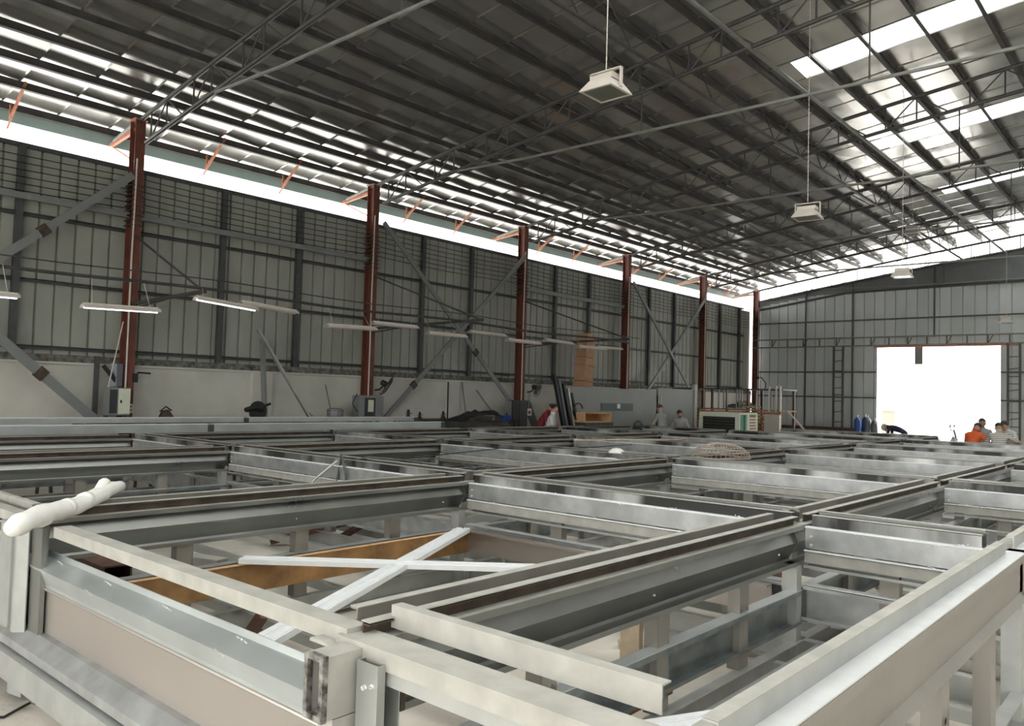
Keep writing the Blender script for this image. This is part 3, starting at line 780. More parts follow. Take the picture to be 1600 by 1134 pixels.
t = thing('leaning_rod', 'thin pale rod leaning behind the first electric cabinet', 'rod', (-16.1, 6.45, 1.7)); MB().tube([(0,0,0),(.02,.22,1.3)], .012, 6).build('rod', 'pipe_white', t)
def fan(loc, lab, rz, blades=True, tilt=.5):
    t = thing('wall_fan', lab, 'fan', loc, rz)
    MB().tube([(0,0,-.1),(.12,.02,-.08),(.2,.04,.0)], .022, 8).build('arm', 'black', t)
    c = Vector((.26,.06,.06))
    h = MB().lathe([(.02,-.13),(.07,-.11),(.08,0),(.06,.05)], (0,0,0), 12, axis='X').build('motor', 'black', t, loc=c, rot=(0,tilt,0))
    g = bpy.data.objects.new('guard', None)
    mb = MB()
    for k in range(18):
        a = 2*math.pi*k/18; ca, sa = math.cos(a), math.sin(a)
        mb.tube([(.10,0.05*ca,.05*sa),(.11,.2*ca,.2*sa),(.06,.3*ca,.3*sa),(.0,.28*ca,.28*sa)], .004, 4)
    for rr, xx in ((.3,.06),(.2,.11),(.12,.11)):
        mb.tube([(xx, rr*math.cos(2*math.pi*k/24), rr*math.sin(2*math.pi*k/24)) for k in range(25)], .006, 4)
    mb.build('guard', 'fan_wire', t, loc=c, rot=(0,tilt,0))
    for k in range(3):
        a = 2*math.pi*k/3; mb = MB()
        vs = []
        for r_, wd in ((.05,.03),(.15,.08),(.25,.07)):
            for s in (-1,1):
                vs.append((.06+s*wd*.3, r_*math.cos(a)-s*wd*math.sin(a), r_*math.sin(a)+s*wd*math.cos(a)))
        mb.add(vs, [(0,1,3,2),(2,3,5,4)]); mb.build('blade', 'fan_wire', t, loc=c, rot=(0,tilt,0), fix=False)
    return t
t = thing('fan_mount', 'black fan bracket without fan on the first column', 'bracket', (-16.15, 6.98, 1.93))
MB().box(-.04,.04,-.04,.04,-.12,.06).build('clamp', 'black', t); MB().tube([(0,0,.0),(.02,.05,.08),(.05,.28,.07)], .02, 6).build('arm', 'black', t)
fan((-16.1, 13.03, 1.9), 'black wall fan on the right of the second column, tilted down', math.radians(55), tilt=.55)
fan((-16.1, 19.1, 1.98), 'black wall fan on the third column above the twin grey cabinets', math.radians(15), tilt=.1)
t = thing('meter_cabinet', 'open dark meter cabinet at the foot of the second column', 'cabinet', (-15.98, 12.75, 0))
MB().box(-.15,.12,-.4,.38,1.08,1.66).build('body', 'grey_paint', t); MB().box(.121,.126,-.22,.12,1.14,1.6).build('open_bay', 'box_dark', t); MB().box(.127,.14,-.12,.05,1.25,1.55).build('meter', 'cooler_cream', t)
MB().tube([(.1,-.45,1.7),(.12,-.6,1.45),(.1,-.42,1.25)], .012, 6).build('loop_handle', 'black', t)
for y in (-.3,.3): MB().box(-.05,.05,y-.02,y+.02,0,1.08).build('leg', 'girt', t)
t = thing('switch_cabinet', 'twin grey switch cabinet at the foot of the third column', 'cabinet', (-16.0, 18.5, 0))
for a, b in ((-.35,-.03),(.0,.35)): MB().box(-.12,.14,a,b,.75,1.62).build('door', 'box_dark' if a < -.1 else 'girt', t)
MB().box(-.15,.11,-.37,.37,.0,1.60).build('body', 'grey_paint', t)
t = thing('meter_box', 'small pale meter box on a pipe at the third column', 'box', (-15.9, 18.95, 1.15)); MB().box(-.04,.04,-.1,.1,0,.22).build('case', 'pipe_white', t); MB().box(.04,.045,-.05,.05,.06,.15).build('window', 'black', t)
MB().tube([(0,0,.2),(0,.02,.7)], .02, 6).build('pipe', 'truss_light', t)
def leaning(name, p, q, wd, th, m, lab, cat='board'):
    t = thing(name, lab, cat, p); MB().beam((0,0,0), Vector(q)-Vector(p), th, wd, upv=(1,0,0)).build('bar', m, t); return t
leaning('leaning_channel', (-15.65, 9.62, 1.075), (-16.38, 9.92, 2.9), .13, .06, 'grey_paint', 'grey steel channel leaning on the wall, left leg of the A shape', 'steel bar')
leaning('leaning_channel', (-15.55, 10.75, 1.075), (-16.30, 9.75, 3.1), .09, .05, 'galv', 'grey steel channel leaning on the wall, right leg of the A shape', 'steel bar')
leaning('leaning_board', (-15.7, 19.55, 0), (-16.3, 19.3, 1.6), .3, .02, 'panel_grey', 'grey board leaning beside the third column', 'board')
leaning('leaning_bar', (-15.9, 16.2, 1.075), (-16.4, 16.5, 2.1), .025, .025, 'grey_paint', 'thin bar leaning upright against the white wall', 'rod')
leaning('leaning_bar', (-15.9, 17.5, 1.075), (-16.4, 17.1, 1.9), .03, .03, 'grey_paint', 'thin bar leaning to the left against the white wall', 'rod')
leaning('leaning_bar', (-15.98, 11.66, 1.075), (-16.4, 11.72, 1.9), .022, .022, 'grey_paint', 'thin rod standing at the wall left of the second column', 'rod')
leaning('conduit_post', (-16.4, 15.95, 0), (-16.42, 15.95, 2.1), .03, .03, 'black', 'thin black conduit standing on the white wall inside the cross', 'pipe')
def workbench(x, y0, y1, lab):
    t = thing('workbench', lab, 'workbench', (x, (y0+y1)/2, 0)); L_ = (y1-y0)/2
    MB().box(-.35,.35,-L_,L_,1.02,1.07).build('top', 'rust_dark', t)
    for sx in (-.3,.3):
        for sy in (-L_+.1, L_-.1): MB().box(sx-.03,sx+.03,sy-.03,sy+.03,0,1.02).build('leg', 'girt', t)
workbench(-15.75, 6.0, 11.8, 'long dark workbench along the left wall before the A shaped bars')
workbench(-15.75, 13.6, 17.9, 'long dark workbench along the left wall under the first cross')
t = thing('bench_vise', 'dark bench vise on the workbench right of the first column', 'vise', (-15.55, 7.35, 1.07))
MB().box(-.1,.1,-.1,.1,0,.05).build('base', 'black', t)
mb = MB(); mb.add([(-.06,-.13,.05),(.06,-.13,.05),(.06,.16,.05),(-.06,.16,.05),(-.05,-.06,.2),(.05,-.06,.2),(.05,.04,.22),(-.05,.04,.22)], [(3,2,1,0),(4,5,6,7),(0,1,5,4),(1,2,6,5),(2,3,7,6),(3,0,4,7)]); mb.build('jaw', 'rust_dark', t)
MB().tube([(0,-.12,.18),(0,.0,.28),(0,.12,.2)], .015, 6).build('handle', 'black', t)
t = thing('cut_off_saw', 'black cut off saw on the workbench inside the A shaped bars', 'saw', (-15.5, 9.35, 1.07))
MB().box(-.2,.2,-.3,.3,0,.05).build('base', 'black', t)
mb = MB(); mb.lathe([(.0,-.03),(.2,-.03),(.22,0),(.2,.03),(0,.03)], (0,.0,.2), 16, axis='X'); mb.build('blade_guard', 'black', t)
MB().tube([(0,-.3,.22),(0,-.05,.27),(0,.1,.25)], [.05,.08,.09], 8).build('motor', 'black', t); MB().tube([(0,.05,.28),(0,.3,.36)], .03, 6).build('handle', 'black', t)
t = thing('drum', 'grey round topped bin on the bench left of the second column', 'bin', (-15.8, 11.6, 1.07)); MB().lathe([(.19,0),(.2,.15),(.19,.24),(.1,.27)], n=16).build('body', 'grey_paint', t); MB().lathe([(.205,.2),(.205,.215)], n=16).build('rim', 'girt', t)
for k, (y, s) in enumerate(((10.75,.8),(13.75,1.3),(14.15,1.0),(15.0,1.1),(17.6,.9))):
    t = thing('hand_tool', 'small dark grinder standing on the wall workbench, %s from the camera' % ORD(k), 'tool', (-15.6, y, 1.07))
    MB().lathe([(.06*s,0),(.06*s,.05*s),(.03*s,.08*s),(.035*s,.16*s),(.01*s,.2*s)], n=10).build('motor', 'black', t); MB().beam((0,-.08*s,.1*s),(0,.1*s,.12*s), .02,.02).build('handle', 'grey_cyl', t)
t = thing('tarpaulin_pile', 'black and blue tarpaulin heap behind the frames left of the twin cabinets', 'tarpaulin', (-14.6, 15.4, 0))
MB().box(-.4,.4,-.9,.9,.0,1.05).build('crate_below', 'girt', t)
mb = MB(); nx, nyy = 7, 14
vs = []
for a in range(nx):
    for b in range(nyy):
        x = -.45+.9*a/(nx-1); y = -.9+1.8*b/(nyy-1); e = (1-(2*a/(nx-1)-1)**2)*(1-(2*b/(nyy-1)-1)**4)
        vs.append((x, y, 1.06+.3*e*random.uniform(.5,1.1)))
mb.add(vs, [(a*nyy+b, a*nyy+b+1, (a+1)*nyy+b+1, (a+1)*nyy+b) for a in range(nx-1) for b in range(nyy-1)]); mb.build('sheet', 'black', t, fix=False)
MB().box(.2,.42,.45,.75,1.06,1.22).build('blue_fold', 'blue_cyl', t); MB().box(.25,.44,-.15,.1,1.1,1.22).build('pale_fold', 'pipe_white', t)

# grey partition panels, cardboard column and the things in front
t = thing('partition_panel', 'long grey metal partition panel standing before the left wall', 'panel', (-12.95, 16.9, 0))
MB().box(-.04,.04,0,4.65,0,2.05).build('board', 'panel_grey', t); MB().box(.045,.06,1.65,3.3,1.40,1.62).build('teal_plate', 'panel_teal', t); MB().box(.06,.07,2.45,2.6,1.47,1.6).build('paper_note', 'cloth_white', t)
t = thing('partition_panel', 'shorter grey partition panel with a pale edge post right of two seated men', 'panel', (-12.95, 21.65, 0))
MB().box(-.04,.04,0,2.3,0,2.12).build('board', 'panel_grey', t)
for y in (0, .12): MB().box(.0,.06,y,y+.05,0,1.9).build('joint_strip', 'galv_cream', t)
MB().box(-.05,.07,2.3,2.48,0,2.3).build('end_post', 'galv_cream', t)
t = thing('stacked_cartons', 'tall leaning column of brown cardboard cartons against the left wall', 'cartons', (-16.05, 21.75, 0)); t.rotation_euler = (-.09, .0, 0)
MB().box(-.2,.25,-.28,.26,0,1.5).build('bottom_carton', 'cardboard', t)
for k in range(3): MB().box(-.2+.01*k,.25-.01*k,-.28+.02*k,.27-.01*k,1.5+k*.82,1.5+k*.82+.8).build('carton', 'cardboard', t)
for k in range(2): MB().box(-.21,.262,-.29,.272,2.1+k*.75,2.12+k*.75).build('tape_band', 'timber', t)
for k, (y, dy, m) in enumerate(((16.55,.15,'black'),(16.75,.05,'grey_cyl'),(16.95,.1,'black'),(17.15,-.05,'galv'),(17.3,.08,'black'))):
    leaning('leaning_pipe', (-12.55, y+dy, 0), (-12.85, y-.25, 2.35-.12*k), .09, .07, m, 'dark pipe leaning on the left end of the partition panel, %s from the left' % ORD(k), 'pipe')
t = thing('wooden_crate', 'open light wooden crate lying on its side before the partition panel', 'crate', (-12.62, 17.75, 0))
MB().box(-.25,.25,-.65,.65,0,1.1).build('stand', 'girt', t)
for a in ((-.25,.2,-.62,.62,1.1,1.13),(-.25,.2,-.62,.62,1.33,1.36),(-.25,.2,-.62,-.58,1.13,1.33),(-.25,.2,.58,.62,1.13,1.33)): MB().box(*a).build('board', 'wood_light', t)
MB().box(-.25,-.22,-.6,.6,1.12,1.34).build('back_board', 'timber', t)
t = thing('hose_coil', 'black hose coil hanging before the grey partition panel', 'hose', (-12.75, 17.2, 1.38))
MB().tube([(.05,.22*math.cos(a*.2),.22*math.sin(a*.2)) for a in range(2,31)], .02, 6).build('hose', 'black', t)
# evaporative coolers
t = thing('air_cooler', 'cream evaporative air cooler with black louvres and green side, beyond the frames', 'air cooler', (-11.55, 23.1, 0))
MB().box(-.66,.62,.04,1.26,.0,1.36).build('body', 'cooler_green', t)
MB().box(-.7,.66,0,1.3,1.36,1.42).build('lid', 'cooler_cream', t)
for a in ((-.7,-.58,0,.06,0,1.36),(.52,.66,0,.06,0,1.36),(-.58,.52,0,.06,1.28,1.36)): MB().box(*a).build('front_frame', 'cooler_cream', t)
MB().box(-.58,.52,.03,.05,.0,1.28).build('front_recess', 'black', t)
for k in range(13): MB().box(-.58,.52,-.005,.03,.12+k*.092,.14+k*.092).build('louvre', 'girt', t)
for a in ((.62,.67,.55,.7,0,1.36),(.62,.67,1.2,1.3,0,1.36)): MB().box(*a).build('side_frame', 'cooler_cream', t)
MB().box(.63,.64,.7,1.2,0,1.3).build('side_recess', 'timber', t)
for k in range(13): MB().box(.64,.67,.7,1.2,.1+k*.094,.145+k*.094).build('side_louvre', 'cooler_cream', t)
MB().tube([(-.7,.3,1.15),(-.85,.3,1.15),(-.85,.3,.9),(-.7,.3,.9)], .03, 6).build('pipe_handle', 'cooler_cream', t)
# rack with timber and metal frames behind the cooler
t = thing('storage_rack', 'rusty storage rack with upright tubes and timber behind the cooler', 'rack', (-13.9, 27.2, 0))
for x in (-1.2, 0, 1.4, 2.6):
    for y in (0, 1.2): MB().box(x-.04,x+.04,y-.04,y+.04,0,2.25).build('upright', 'rust_tube', t)
for z in (1.45, 2.2): MB().box(-1.3,2.7,-.05,1.25,z,z+.05).build('shelf', 'girt' if z > 2 else 'timber', t)
for k in range(8): MB().box(-1.0,2.65,-.08,.02,.5+k*.12,.58+k*.12).build('timber_plank', 'timber', t)
for x in (.3,.5,.62,1.0,1.1,1.2,1.75,2.3,2.5): MB().box(x-.02,x+.02,-.1,-.05,1.5,2.2).build('tube', 'grey_paint', t)
for x in (2.25,2.5,2.65): MB().box(x-.025,x+.025,-.16,-.1,1.45,2.35).build('pale_tube', 'pipe_white', t)
mb = MB(); mb.box(2.1,2.66,-.2,-.1,0,1.35); mb.build('plastic_cover', 'lamp_shell', t)
t = thing('machine_head', 'dark machine standing on the left of the storage rack', 'machine', (-14.8, 27.0, 1.5)); MB().box(-.4,.4,-.2,.3,0,.68).build('case', 'rust_dark', t); MB().lathe([(.2,-.23),(.22,-.2),(.1,-.2)], (.1,0,.3), 16, axis='Y').build('wheel', 'pipe_white', t); MB().box(-.5,.6,-.3,.4,.68,.72).build('top_board', 'girt', t)
t = thing('grey_bags', 'pale bags lying on the rack shelf', 'bag', (-13.0, 27.4, 1.5))
for k in range(3): MB().lathe([(.05,0),(.28,.03),(.3,.1),(.1,.16)], (-.1+k*.35,0,.02+.12*(k%2)), 10).build('bag', 'wood_dusty' if k else 'grey_cyl', t)
t = thing('gooseneck_lamp', 'small black gooseneck lamp on top of the storage rack', 'lamp', (-11.9, 27.3, 2.25)); MB().tube([(0,0,0),(.02,0,.2),(-.15,0,.4),(-.3,0,.42)], .02, 6).build('neck', 'black', t); MB().lathe([(.02,0),(.08,-.08)], (-.3,0,.42), 10).build('shade', 'black', t)
leaning('leaning_rod', (-9.9, 27.9, 0), (-11.1, 27.3, 1.5), .05, .04, 'pipe_white', 'pale bar leaning on the right end of the storage rack', 'rod')
# gas cylinders by the door
for k, (x, y, m, h, lab) in enumerate(((-11.25,35.2,'blue_cyl',1.28,'blue gas cylinder leftmost beside the doorway'),(-11.02,35.5,'blue_cyl',1.33,'blue gas cylinder standing just behind the leftmost one'),(-10.8,35.1,'grey_cyl',1.3,'grey gas cylinder in the middle beside the doorway'),(-10.5,35.0,'grey_cyl',1.2,'dark gas cylinder nearest the doorway'))):
    t = thing('gas_cylinder', lab, 'gas cylinder', (x, y, 0)); MB().lathe([(.13,0),(.14,.03),(.14,h-.22),(.12,h-.12),(.05,h-.05)], n=14).build('body', m, t, smooth=True)
    MB().lathe([(.03,h-.06),(.03,h),(.05,h+.01),(.05,h+.05)], n=10).build('valve', 'pipe_white', t)
    if k != 1: MB().tube([(.0,-.1,h-.1),(.13,-.12,h-.2),(.16,-.1,h-.5),(.1,-.14,h-.75)], .014, 6).build('hose', 'blue_cyl' if k == 0 else 'pipe_white', t)
# outside the door
t = thing('gate_pillar', 'pale beige pillar outside the doorway', 'pillar', (-11.9, 42, 0)); MB().box(-.3,.3,-.2,.2,0,1.5).build('shaft', 'beige_wall', t); MB().box(-.34,.34,-.24,.24,1.5,1.56).build('cap', 'beige_wall', t)
t = thing('scooter', 'parked scooter with round mirror just inside the doorway', 'scooter', (-6.95, 30.2, 0), 0)
MB().tube([(-.5,0,.45),(-.3,0,.5),(0,0,.35),(.3,0,.35),(.5,0,.75)], [.1,.16,.13,.1,.1], 10).build('body', 'cloth_white', t, smooth=True)
for x in (-.6,.6): MB().lathe([(.12,-.05),(.24,-.05),(.26,0),(.24,.05),(.12,.05)], (x,0,.26), 18, axis='Y').build('wheel', 'black', t)
MB().tube([(.6,0,.26),(.5,0,.8),(.45,0,1.0)], .03, 8).build('fork', 'grey_cyl', t)
MB().tube([(.4,-.3,1.02),(.46,0,.98),(.4,.3,1.02)], .018, 6).build('handlebar', 'black', t)
MB().box(-.55,-.05,-.12,.12,.66,.74).build('seat', 'black', t)
for s in (-1,1):
    MB().tube([(.42,s*.22,1.02),(.4,s*.28,1.1)], .008, 6).build('mirror_stalk', 'black', t)
    MB().lathe([(.06,-.012),(.062,0),(.05,.012)], (.4,s*.28,1.14), 12, axis='X').build('mirror', 'black', t)

# ------------------------------------------------------------------ people
def person(name, lab, loc, rz, lean=10, hp=.92, sit=False, shirt='shirt_white', head_pitch=20, head_yaw=0, arms=None, hair='hair', sleeves=True, scale=1.0, hat=None):
    t = thing(name, lab, 'person', loc, rz)
    ln = math.radians(lean); S = lambda d, h: Vector((0, d*math.sin(ln)+0, d*math.cos(ln)))
    pel = Vector((0,0,hp))
    up_ = Vector((0, math.sin(ln), math.cos(ln)))
    chest = pel+up_*.30; sh = pel+up_*.46; nk = pel+up_*.53
    hpit = math.radians(head_pitch); hd = Vector((0, math.sin(hpit), math.cos(hpit)))
    hc = nk+hd*.11; htop = nk+hd*.20
    V = []; R = []; E = []; K = []
    def add(p, r, par=None, kind='shirt'):
        V.append(Vector(p)); R.append(r); K.append(kind)
        if par is not None: E.append((par, len(V)-1))
        return len(V)-1
    p0 = add(pel, (.165,.12), None, 'trousers')
    p1 = add(pel+up_*.16, (.15,.11), p0)
    p2 = add(chest, (.17,.12), p1)
    p3 = add(sh, (.15,.10), p2)
    p4 = add(nk, (.058,.058), p3, 'skin')
    p5 = add(nk+hd*.06+Vector((0,.0,0)), (.07,.08), p4, 'skin')
    p6 = add(hc+hd*.02, (.088,.108), p5, 'skin')
    p7 = add(htop+hd*.015, (.07,.085), p6, 'skin')
    arms = arms or [((.30,.05,-.28),(.22,.28,-.32)),((-.30,.05,-.28),(-.22,.28,-.32))]
    hands = []
    for (e, h) in arms:
        s = 1 if e[0] > 0 else -1
        a = add(sh+Vector((.17*s,0,-.01)), (.07,.07), p3)
        el = sh+Vector(e); wr = sh+Vector(h)
        m_ = add(sh.lerp(el, .55)+Vector((.06*s,0,0)), (.055,.055), a)
        b = add(el, (.042,.042), m_, 'skin'); c = add(el.lerp(wr,.5), (.038,.038), b, 'skin'); d = add(wr, (.028,.028), c, 'skin')
        hands.append((el, wr, s))
    for s in (-1, 1):
        hip = add(pel+Vector((.09*s,0,-.06)), (.10,.10), p0, 'trousers')
        if sit: kn = pel+Vector((.16*s,.42,-.02)); an = Vector((.16*s,.40,.09))
        else: kn = Vector((.10*s,.05,hp*.52)); an = Vector((.11*s,-.02,.09))
        k1 = add(kn, (.062,.062), hip, 'trousers'); k2 = add(an, (.042,.042), k1, 'trousers'); add(an+Vector((0,.13,-.05)), (.04,.035), k2, 'shoe')
    me = bpy.data.meshes.new('body_src'); me.from_pydata(V, E, []); ob = bpy.data.objects.new('body_src', me); COL.objects.link(ob)
    md = ob.modifiers.new('skin', 'SKIN'); md.use_smooth_shade = True
    sv = me.skin_vertices[0].data
    for i, r in enumerate(R): sv[i].radius = r; sv[i].use_root = (i == 0)
    sb = ob.modifiers.new('sub', 'SUBSURF'); sb.levels = 1; sb.render_levels = 1
    dg = bpy.context.evaluated_depsgraph_get(); ev = bpy.data.meshes.new_from_object(ob.evaluated_get(dg))
    bpy.data.objects.remove(ob)
    ev.materials.clear()
    names = ['skin', shirt, 'trousers', 'shoe']
    for n_ in names: ev.materials.append(M[n_])
    kk = {'skin':0,'shirt':1,'trousers':2,'shoe':3}
    for p in ev.polygons:
        c = p.center; best = None; bd = 9
        for (a, b) in E:
            pa, pb = V[a], V[b]; d = pb-pa; tt = max(0, min(1, (c-pa).dot(d)/max(1e-6, d.length_squared)))
            rr = R[a][0]*(1-tt)+R[b][0]*tt
            dist = (c-(pa+d*tt)).length-rr*.9
            if dist < bd: bd = dist; best = K[b] if tt > .5 or K[a] == 'shirt' and K[b] == 'shirt' else K[a]
        p.material_index = kk[best]; p.use_smooth = True
    bo = link('body', ev, t)
    # hands with separate fingers
    for (el, wr, s) in hands:
        d = (wr-el).normalized(); side = d.cross(Vector((0,0,1))).normalized(); nrm = side.cross(d)
        mb = MB(); mb.beam(wr, wr+d*.085, .08, .028, upv=nrm)
        for k in range(4):
            b0 = wr+d*.08+side*(-.03+.02*k); ll = (.055,.07,.065,.05)[k]
            mb.tube([b0, b0+d*ll*.5-nrm*.006, b0+d*ll*.9-nrm*.025], [.009,.008,.006], 6)
        mb.tube([wr+d*.03+side*.035*s, wr+d*.06+side*.065*s, wr+d*.09+side*.07*s-nrm*.01], [.011,.01,.007], 6)
        mb.build('hand', 'skin', t, smooth=True)
    # head details
    fwd = Vector((0, math.cos(hpit), -math.sin(hpit))); rgt = Vector((1,0,0))
    Rm = Matrix((rgt, fwd, hd)).transposed().to_euler()
    cap = MB(); n1, n2 = 14, 8; vs = []
    for a in range(n2+1):
        ph = math.pi*.56*a/n2
        for b in range(n1):
            th = 2*math.pi*b/n1; back = -math.sin(th)
            f_ = 1.0 if back > -.15 else .58
            pp = ph*f_
            vs.append((.085*math.sin(pp)*math.cos(th), .104*math.sin(pp)*math.sin(th)-.008, .105*math.cos(pp)+.045))
    cap.add(vs, [(a*n1+b, a*n1+(b+1)%n1, (a+1)*n1+(b+1)%n1, (a+1)*n1+b) for a in range(n2) for b in range(n1)])
    cap.build('hair', hair, t, smooth=True, loc=hc, rot=Rm, fix=False)
    MB().add([(0,.125,-.015),(-.018,.095,-.03),(.018,.095,-.03),(0,.09,.03)], [(0,1,2),(0,2,3),(0,3,1),(1,3,2)]).build('nose', 'skin', t, loc=hc, rot=Rm)
    for s in (-1,1):
        MB().lathe([(.0,-.006),(.013,-.004),(.013,.004),(.0,.006)], (s*.033,.094,.012), 8, axis='Y').build('eye', 'black', t, loc=hc, rot=Rm)
        MB().lathe([(.01,-.01),(.028,-.005),(.028,.006),(.01,.01)], (s*.085,-.005,-.002), 10, axis='X').build('ear', 'skin', t, loc=hc, rot=Rm)
    MB().box(-.022,.022,.088,.1,-.055,-.048).build('mouth', 'shirt_red', t, loc=hc, rot=Rm)
    if hat:
        MB().lathe([(.112,.02),(.115,.05),(.10,.11),(.06,.145),(.01,.155)], n=16).build('hat_crown', hat, t, smooth=True, loc=hc, rot=Rm)
        MB().lathe([(.112,.02),(.145,.012),(.145,.02),(.112,.03)], (0,.015,0), 16).build('hat_brim', hat, t, loc=hc, rot=Rm)
    if sit:
        st = thing('stool', 'low stool under the %s' % lab[:60].split(' in ')[0].split(' with ')[0].strip(), 'stool', loc, rz)
        st['label'] = 'low stool under the ' + ' '.join(lab.split()[:9])
        zs = hp-.13
        MB().lathe([(.17,zs-.03),(.18,zs-.015),(.17,zs)], n=16).build('seat', 'wood_dusty', st)
        for k in range(4):
            a = math.pi/4+k*math.pi/2; MB().tube([(.1*math.cos(a),.1*math.sin(a),zs-.03),(.17*math.cos(a),.17*math.sin(a),0)], .014, 6).build('leg', 'girt', st)
    return t
R_ = math.radians
down = [((.27,.12,-.26),(.16,.38,-.30)),((-.27,.12,-.26),(-.16,.38,-.30))]
person('person', 'person in a dark red shirt bending behind the frames, second from the twin cabinets', (-13.5, 16.5, 0), R_(-60), 30, .90, False, 'shirt_red', 45)
person('person', 'person in a pale shirt in profile facing right before the dark leaning pipes', (-12.75, 15.98, 0), R_(-60), 14, .80, False, 'shirt_white', 15)
person('person', 'person in a light grey shirt facing left before the partition joint strip', (-11.6, 19.75, 0), R_(80), 10, .86, False, 'shirt_grey', 20, hair='hair_grey')
person('person', 'person in a grey polo shirt looking down beside the pale edge post', (-11.6, 20.75, 0), R_(200), 14, .74, False, 'shirt_grey', 38)
person('person', 'person in a dark brimmed hat crouching low among the far frames', (-10.3, 16.7, 0), R_(170), 20, .50, True, 'shirt_navy', 30, hat='box_dark')
person('person', 'person in navy with a white helmet bending forward before the doorway', (-8.0, 30.0, 0), R_(90), 76, .90, False, 'shirt_navy', 100, hat='cloth_white')
person('person', 'person in an orange shirt leaning over the work table, seen from behind', (-4.2, 20.95, 0), R_(-25), 24, .72, True, 'shirt_orange', 40, arms=[((.34,.10,-.2),(.30,.4,-.22)),((-.3,.1,-.24),(-.2,.36,-.26))])
person('person', 'person in a pale grey shirt facing the camera behind the work table', (-4.35, 23.1, 0), R_(200), 8, .74, True, 'shirt_grey', 14)
person('person', 'person in a white striped shirt leaning over the work table, seen from behind', (-3.58, 20.85, 0), R_(10), 22, .72, True, 'shirt_stripes', 30, arms=[((.42,.06,-.14),(.28,.32,-.2)),((-.3,.1,-.24),(-.2,.36,-.26))])
person('person', 'person in a white shirt at the right picture edge with arm on the work table', (-3.55, 22.4, 0), R_(150), 22, .76, True, 'shirt_white', 36)
t = thing('work_table', 'low pale work table between the seated people', 'table', (-3.85, 21.7, 0))
MB().box(-.8,.8,-.42,.42,.88,.93).build('top', 'wood_dusty', t)
for sx in (-.7,.7):
    for sy in (-.35,.35): MB().box(sx-.03,sx+.03,sy-.03,sy+.03,0,.88).build('leg', 'girt', t)

# ------------------------------------------------------------------ loose things on and between the frames
t = thing('wrapped_bundle', 'white plastic wrapped bundle lying on the near left corner of the frames', 'bundle', (-4.95, 1.52, 1.05))
pts = []; rs_ = []
P0, P1 = Vector((.60,-.19,-.005)), Vector((-.52,.78,.02))
for k in range(22):
    f = k/21; p = P0.lerp(P1, f); p.z += .012*math.sin(f*9); pts.append(p); rs_.append((.052+.003*math.sin(k*1.9)+.004*random.random())*(1 if 0 < k < 20 else .75)*(1-.15*f))
MB().tube(pts, rs_, 14).build('wrap', 'white_plastic', t, smooth=True)
MB().tube([P0.lerp(P1,.72)+Vector((-.02,.02,.03)), P0.lerp(P1,.8)+Vector((-.07,.03,.05)), P0.lerp(P1,.86)+Vector((-.11,.03,.045))], [.03,.04,.018], 10).build('loose_end', 'white_plastic', t, smooth=True)
for f in (.22,.42,.6,.78):
    p = P0.lerp(P1, f); d = (P1-P0).normalized()
    MB().tube([p-d*.03, p+d*.03], .0545*(1-.15*f), 14).build('wrap_band', 'white_plastic', t, smooth=True)

def cable(pts, r, m, lab, name='cable'):
    o = MB().tube(pts, r, 6).build(name, m, smooth=True); tag(o, lab, 'cable'); return o
cable([(-6.9,5.28,.45),(-6.95,5.27,.85),(-7.0,5.26,1.02),(-7.08,5.3,1.06),(-7.12,5.33,1.0),(-7.1,5.26,.7),(-7.15,5.25,.3)], .014, 'girt', 'dark hose looped over a beam in the second column of frames')
cable([(-7.02,5.26,.98),(-6.8,5.45,1.05),(-6.4,5.6,1.04),(-5.9,5.62,1.03)], .012, 'girt', 'thin dark hose running back from the loop along the beam')
cable([(-7.4,4.9,.5),(-7.25,5.1,.8),(-7.08,5.25,1.0)], .014, 'galv', 'grey hose stretching up to the loop')
pts = [(-8.6+ .31*k, 7.2+.36*k, 1.03+.02*math.sin(k)) for k in range(0, 14)]
cable([(-9.3,7.0,.75),(-8.6,7.6,.82),(-7.6,8.5,1.0),(-6.8,9.4,1.03),(-6.9,10.8,1.03)], .008, 'black', 'thin black cable lying over the frames in the second column')
cable([(-8.2,11.0,1.02),(-7.8,12.0,1.03),(-7.2,12.7,1.04),(-7.6,13.8,1.03)], .012, 'wood_dusty', 'dusty yellow hose lying on the far frames')
cable([(-5.3,1.1,.01),(-4.9,1.25,.01),(-4.72,1.45,.01),(-4.9,1.7,.01),(-5.1,1.9,.02)], .007, 'black', 'thin black wire on the floor at the near left corner')
def dome(loc, r, h, m, lab):
    t = thing('fan_guard', lab, 'fan guard', loc); 
    mb = MB()
    for k in range(40):
        a = 2*math.pi*k/40
        mb.tube([(r*math.sin(b)*math.cos(a), r*math.sin(b)*math.sin(a), h*math.cos(b)) for b in (.15,.5,.9,1.3,1.57)], .004, 4)
    mb.build('wires', m, t)
    for b in (.4,.8,1.2,1.57): MB().tube([(r*math.sin(b)*math.cos(2*math.pi*k/30), r*math.sin(b)*math.sin(2*math.pi*k/30), h*math.cos(b)) for k in range(31)], .007, 4).build('ring', m, t)
    MB().lathe([(r*.2,h*.55),(r*.25,h*.9),(r*.1,h)], n=14).build('hub', m, t)
dome((-4.85, 9.75, 1.02), .38, .19, 'brown_wire', 'dusty brown wire fan guard lying dome up on the far frames')
dome((-13.3, 14.3, 1.0), .55, .25, 'fan_wire', 'dark wire fan guard lying behind the frames near the tarpaulin heap')
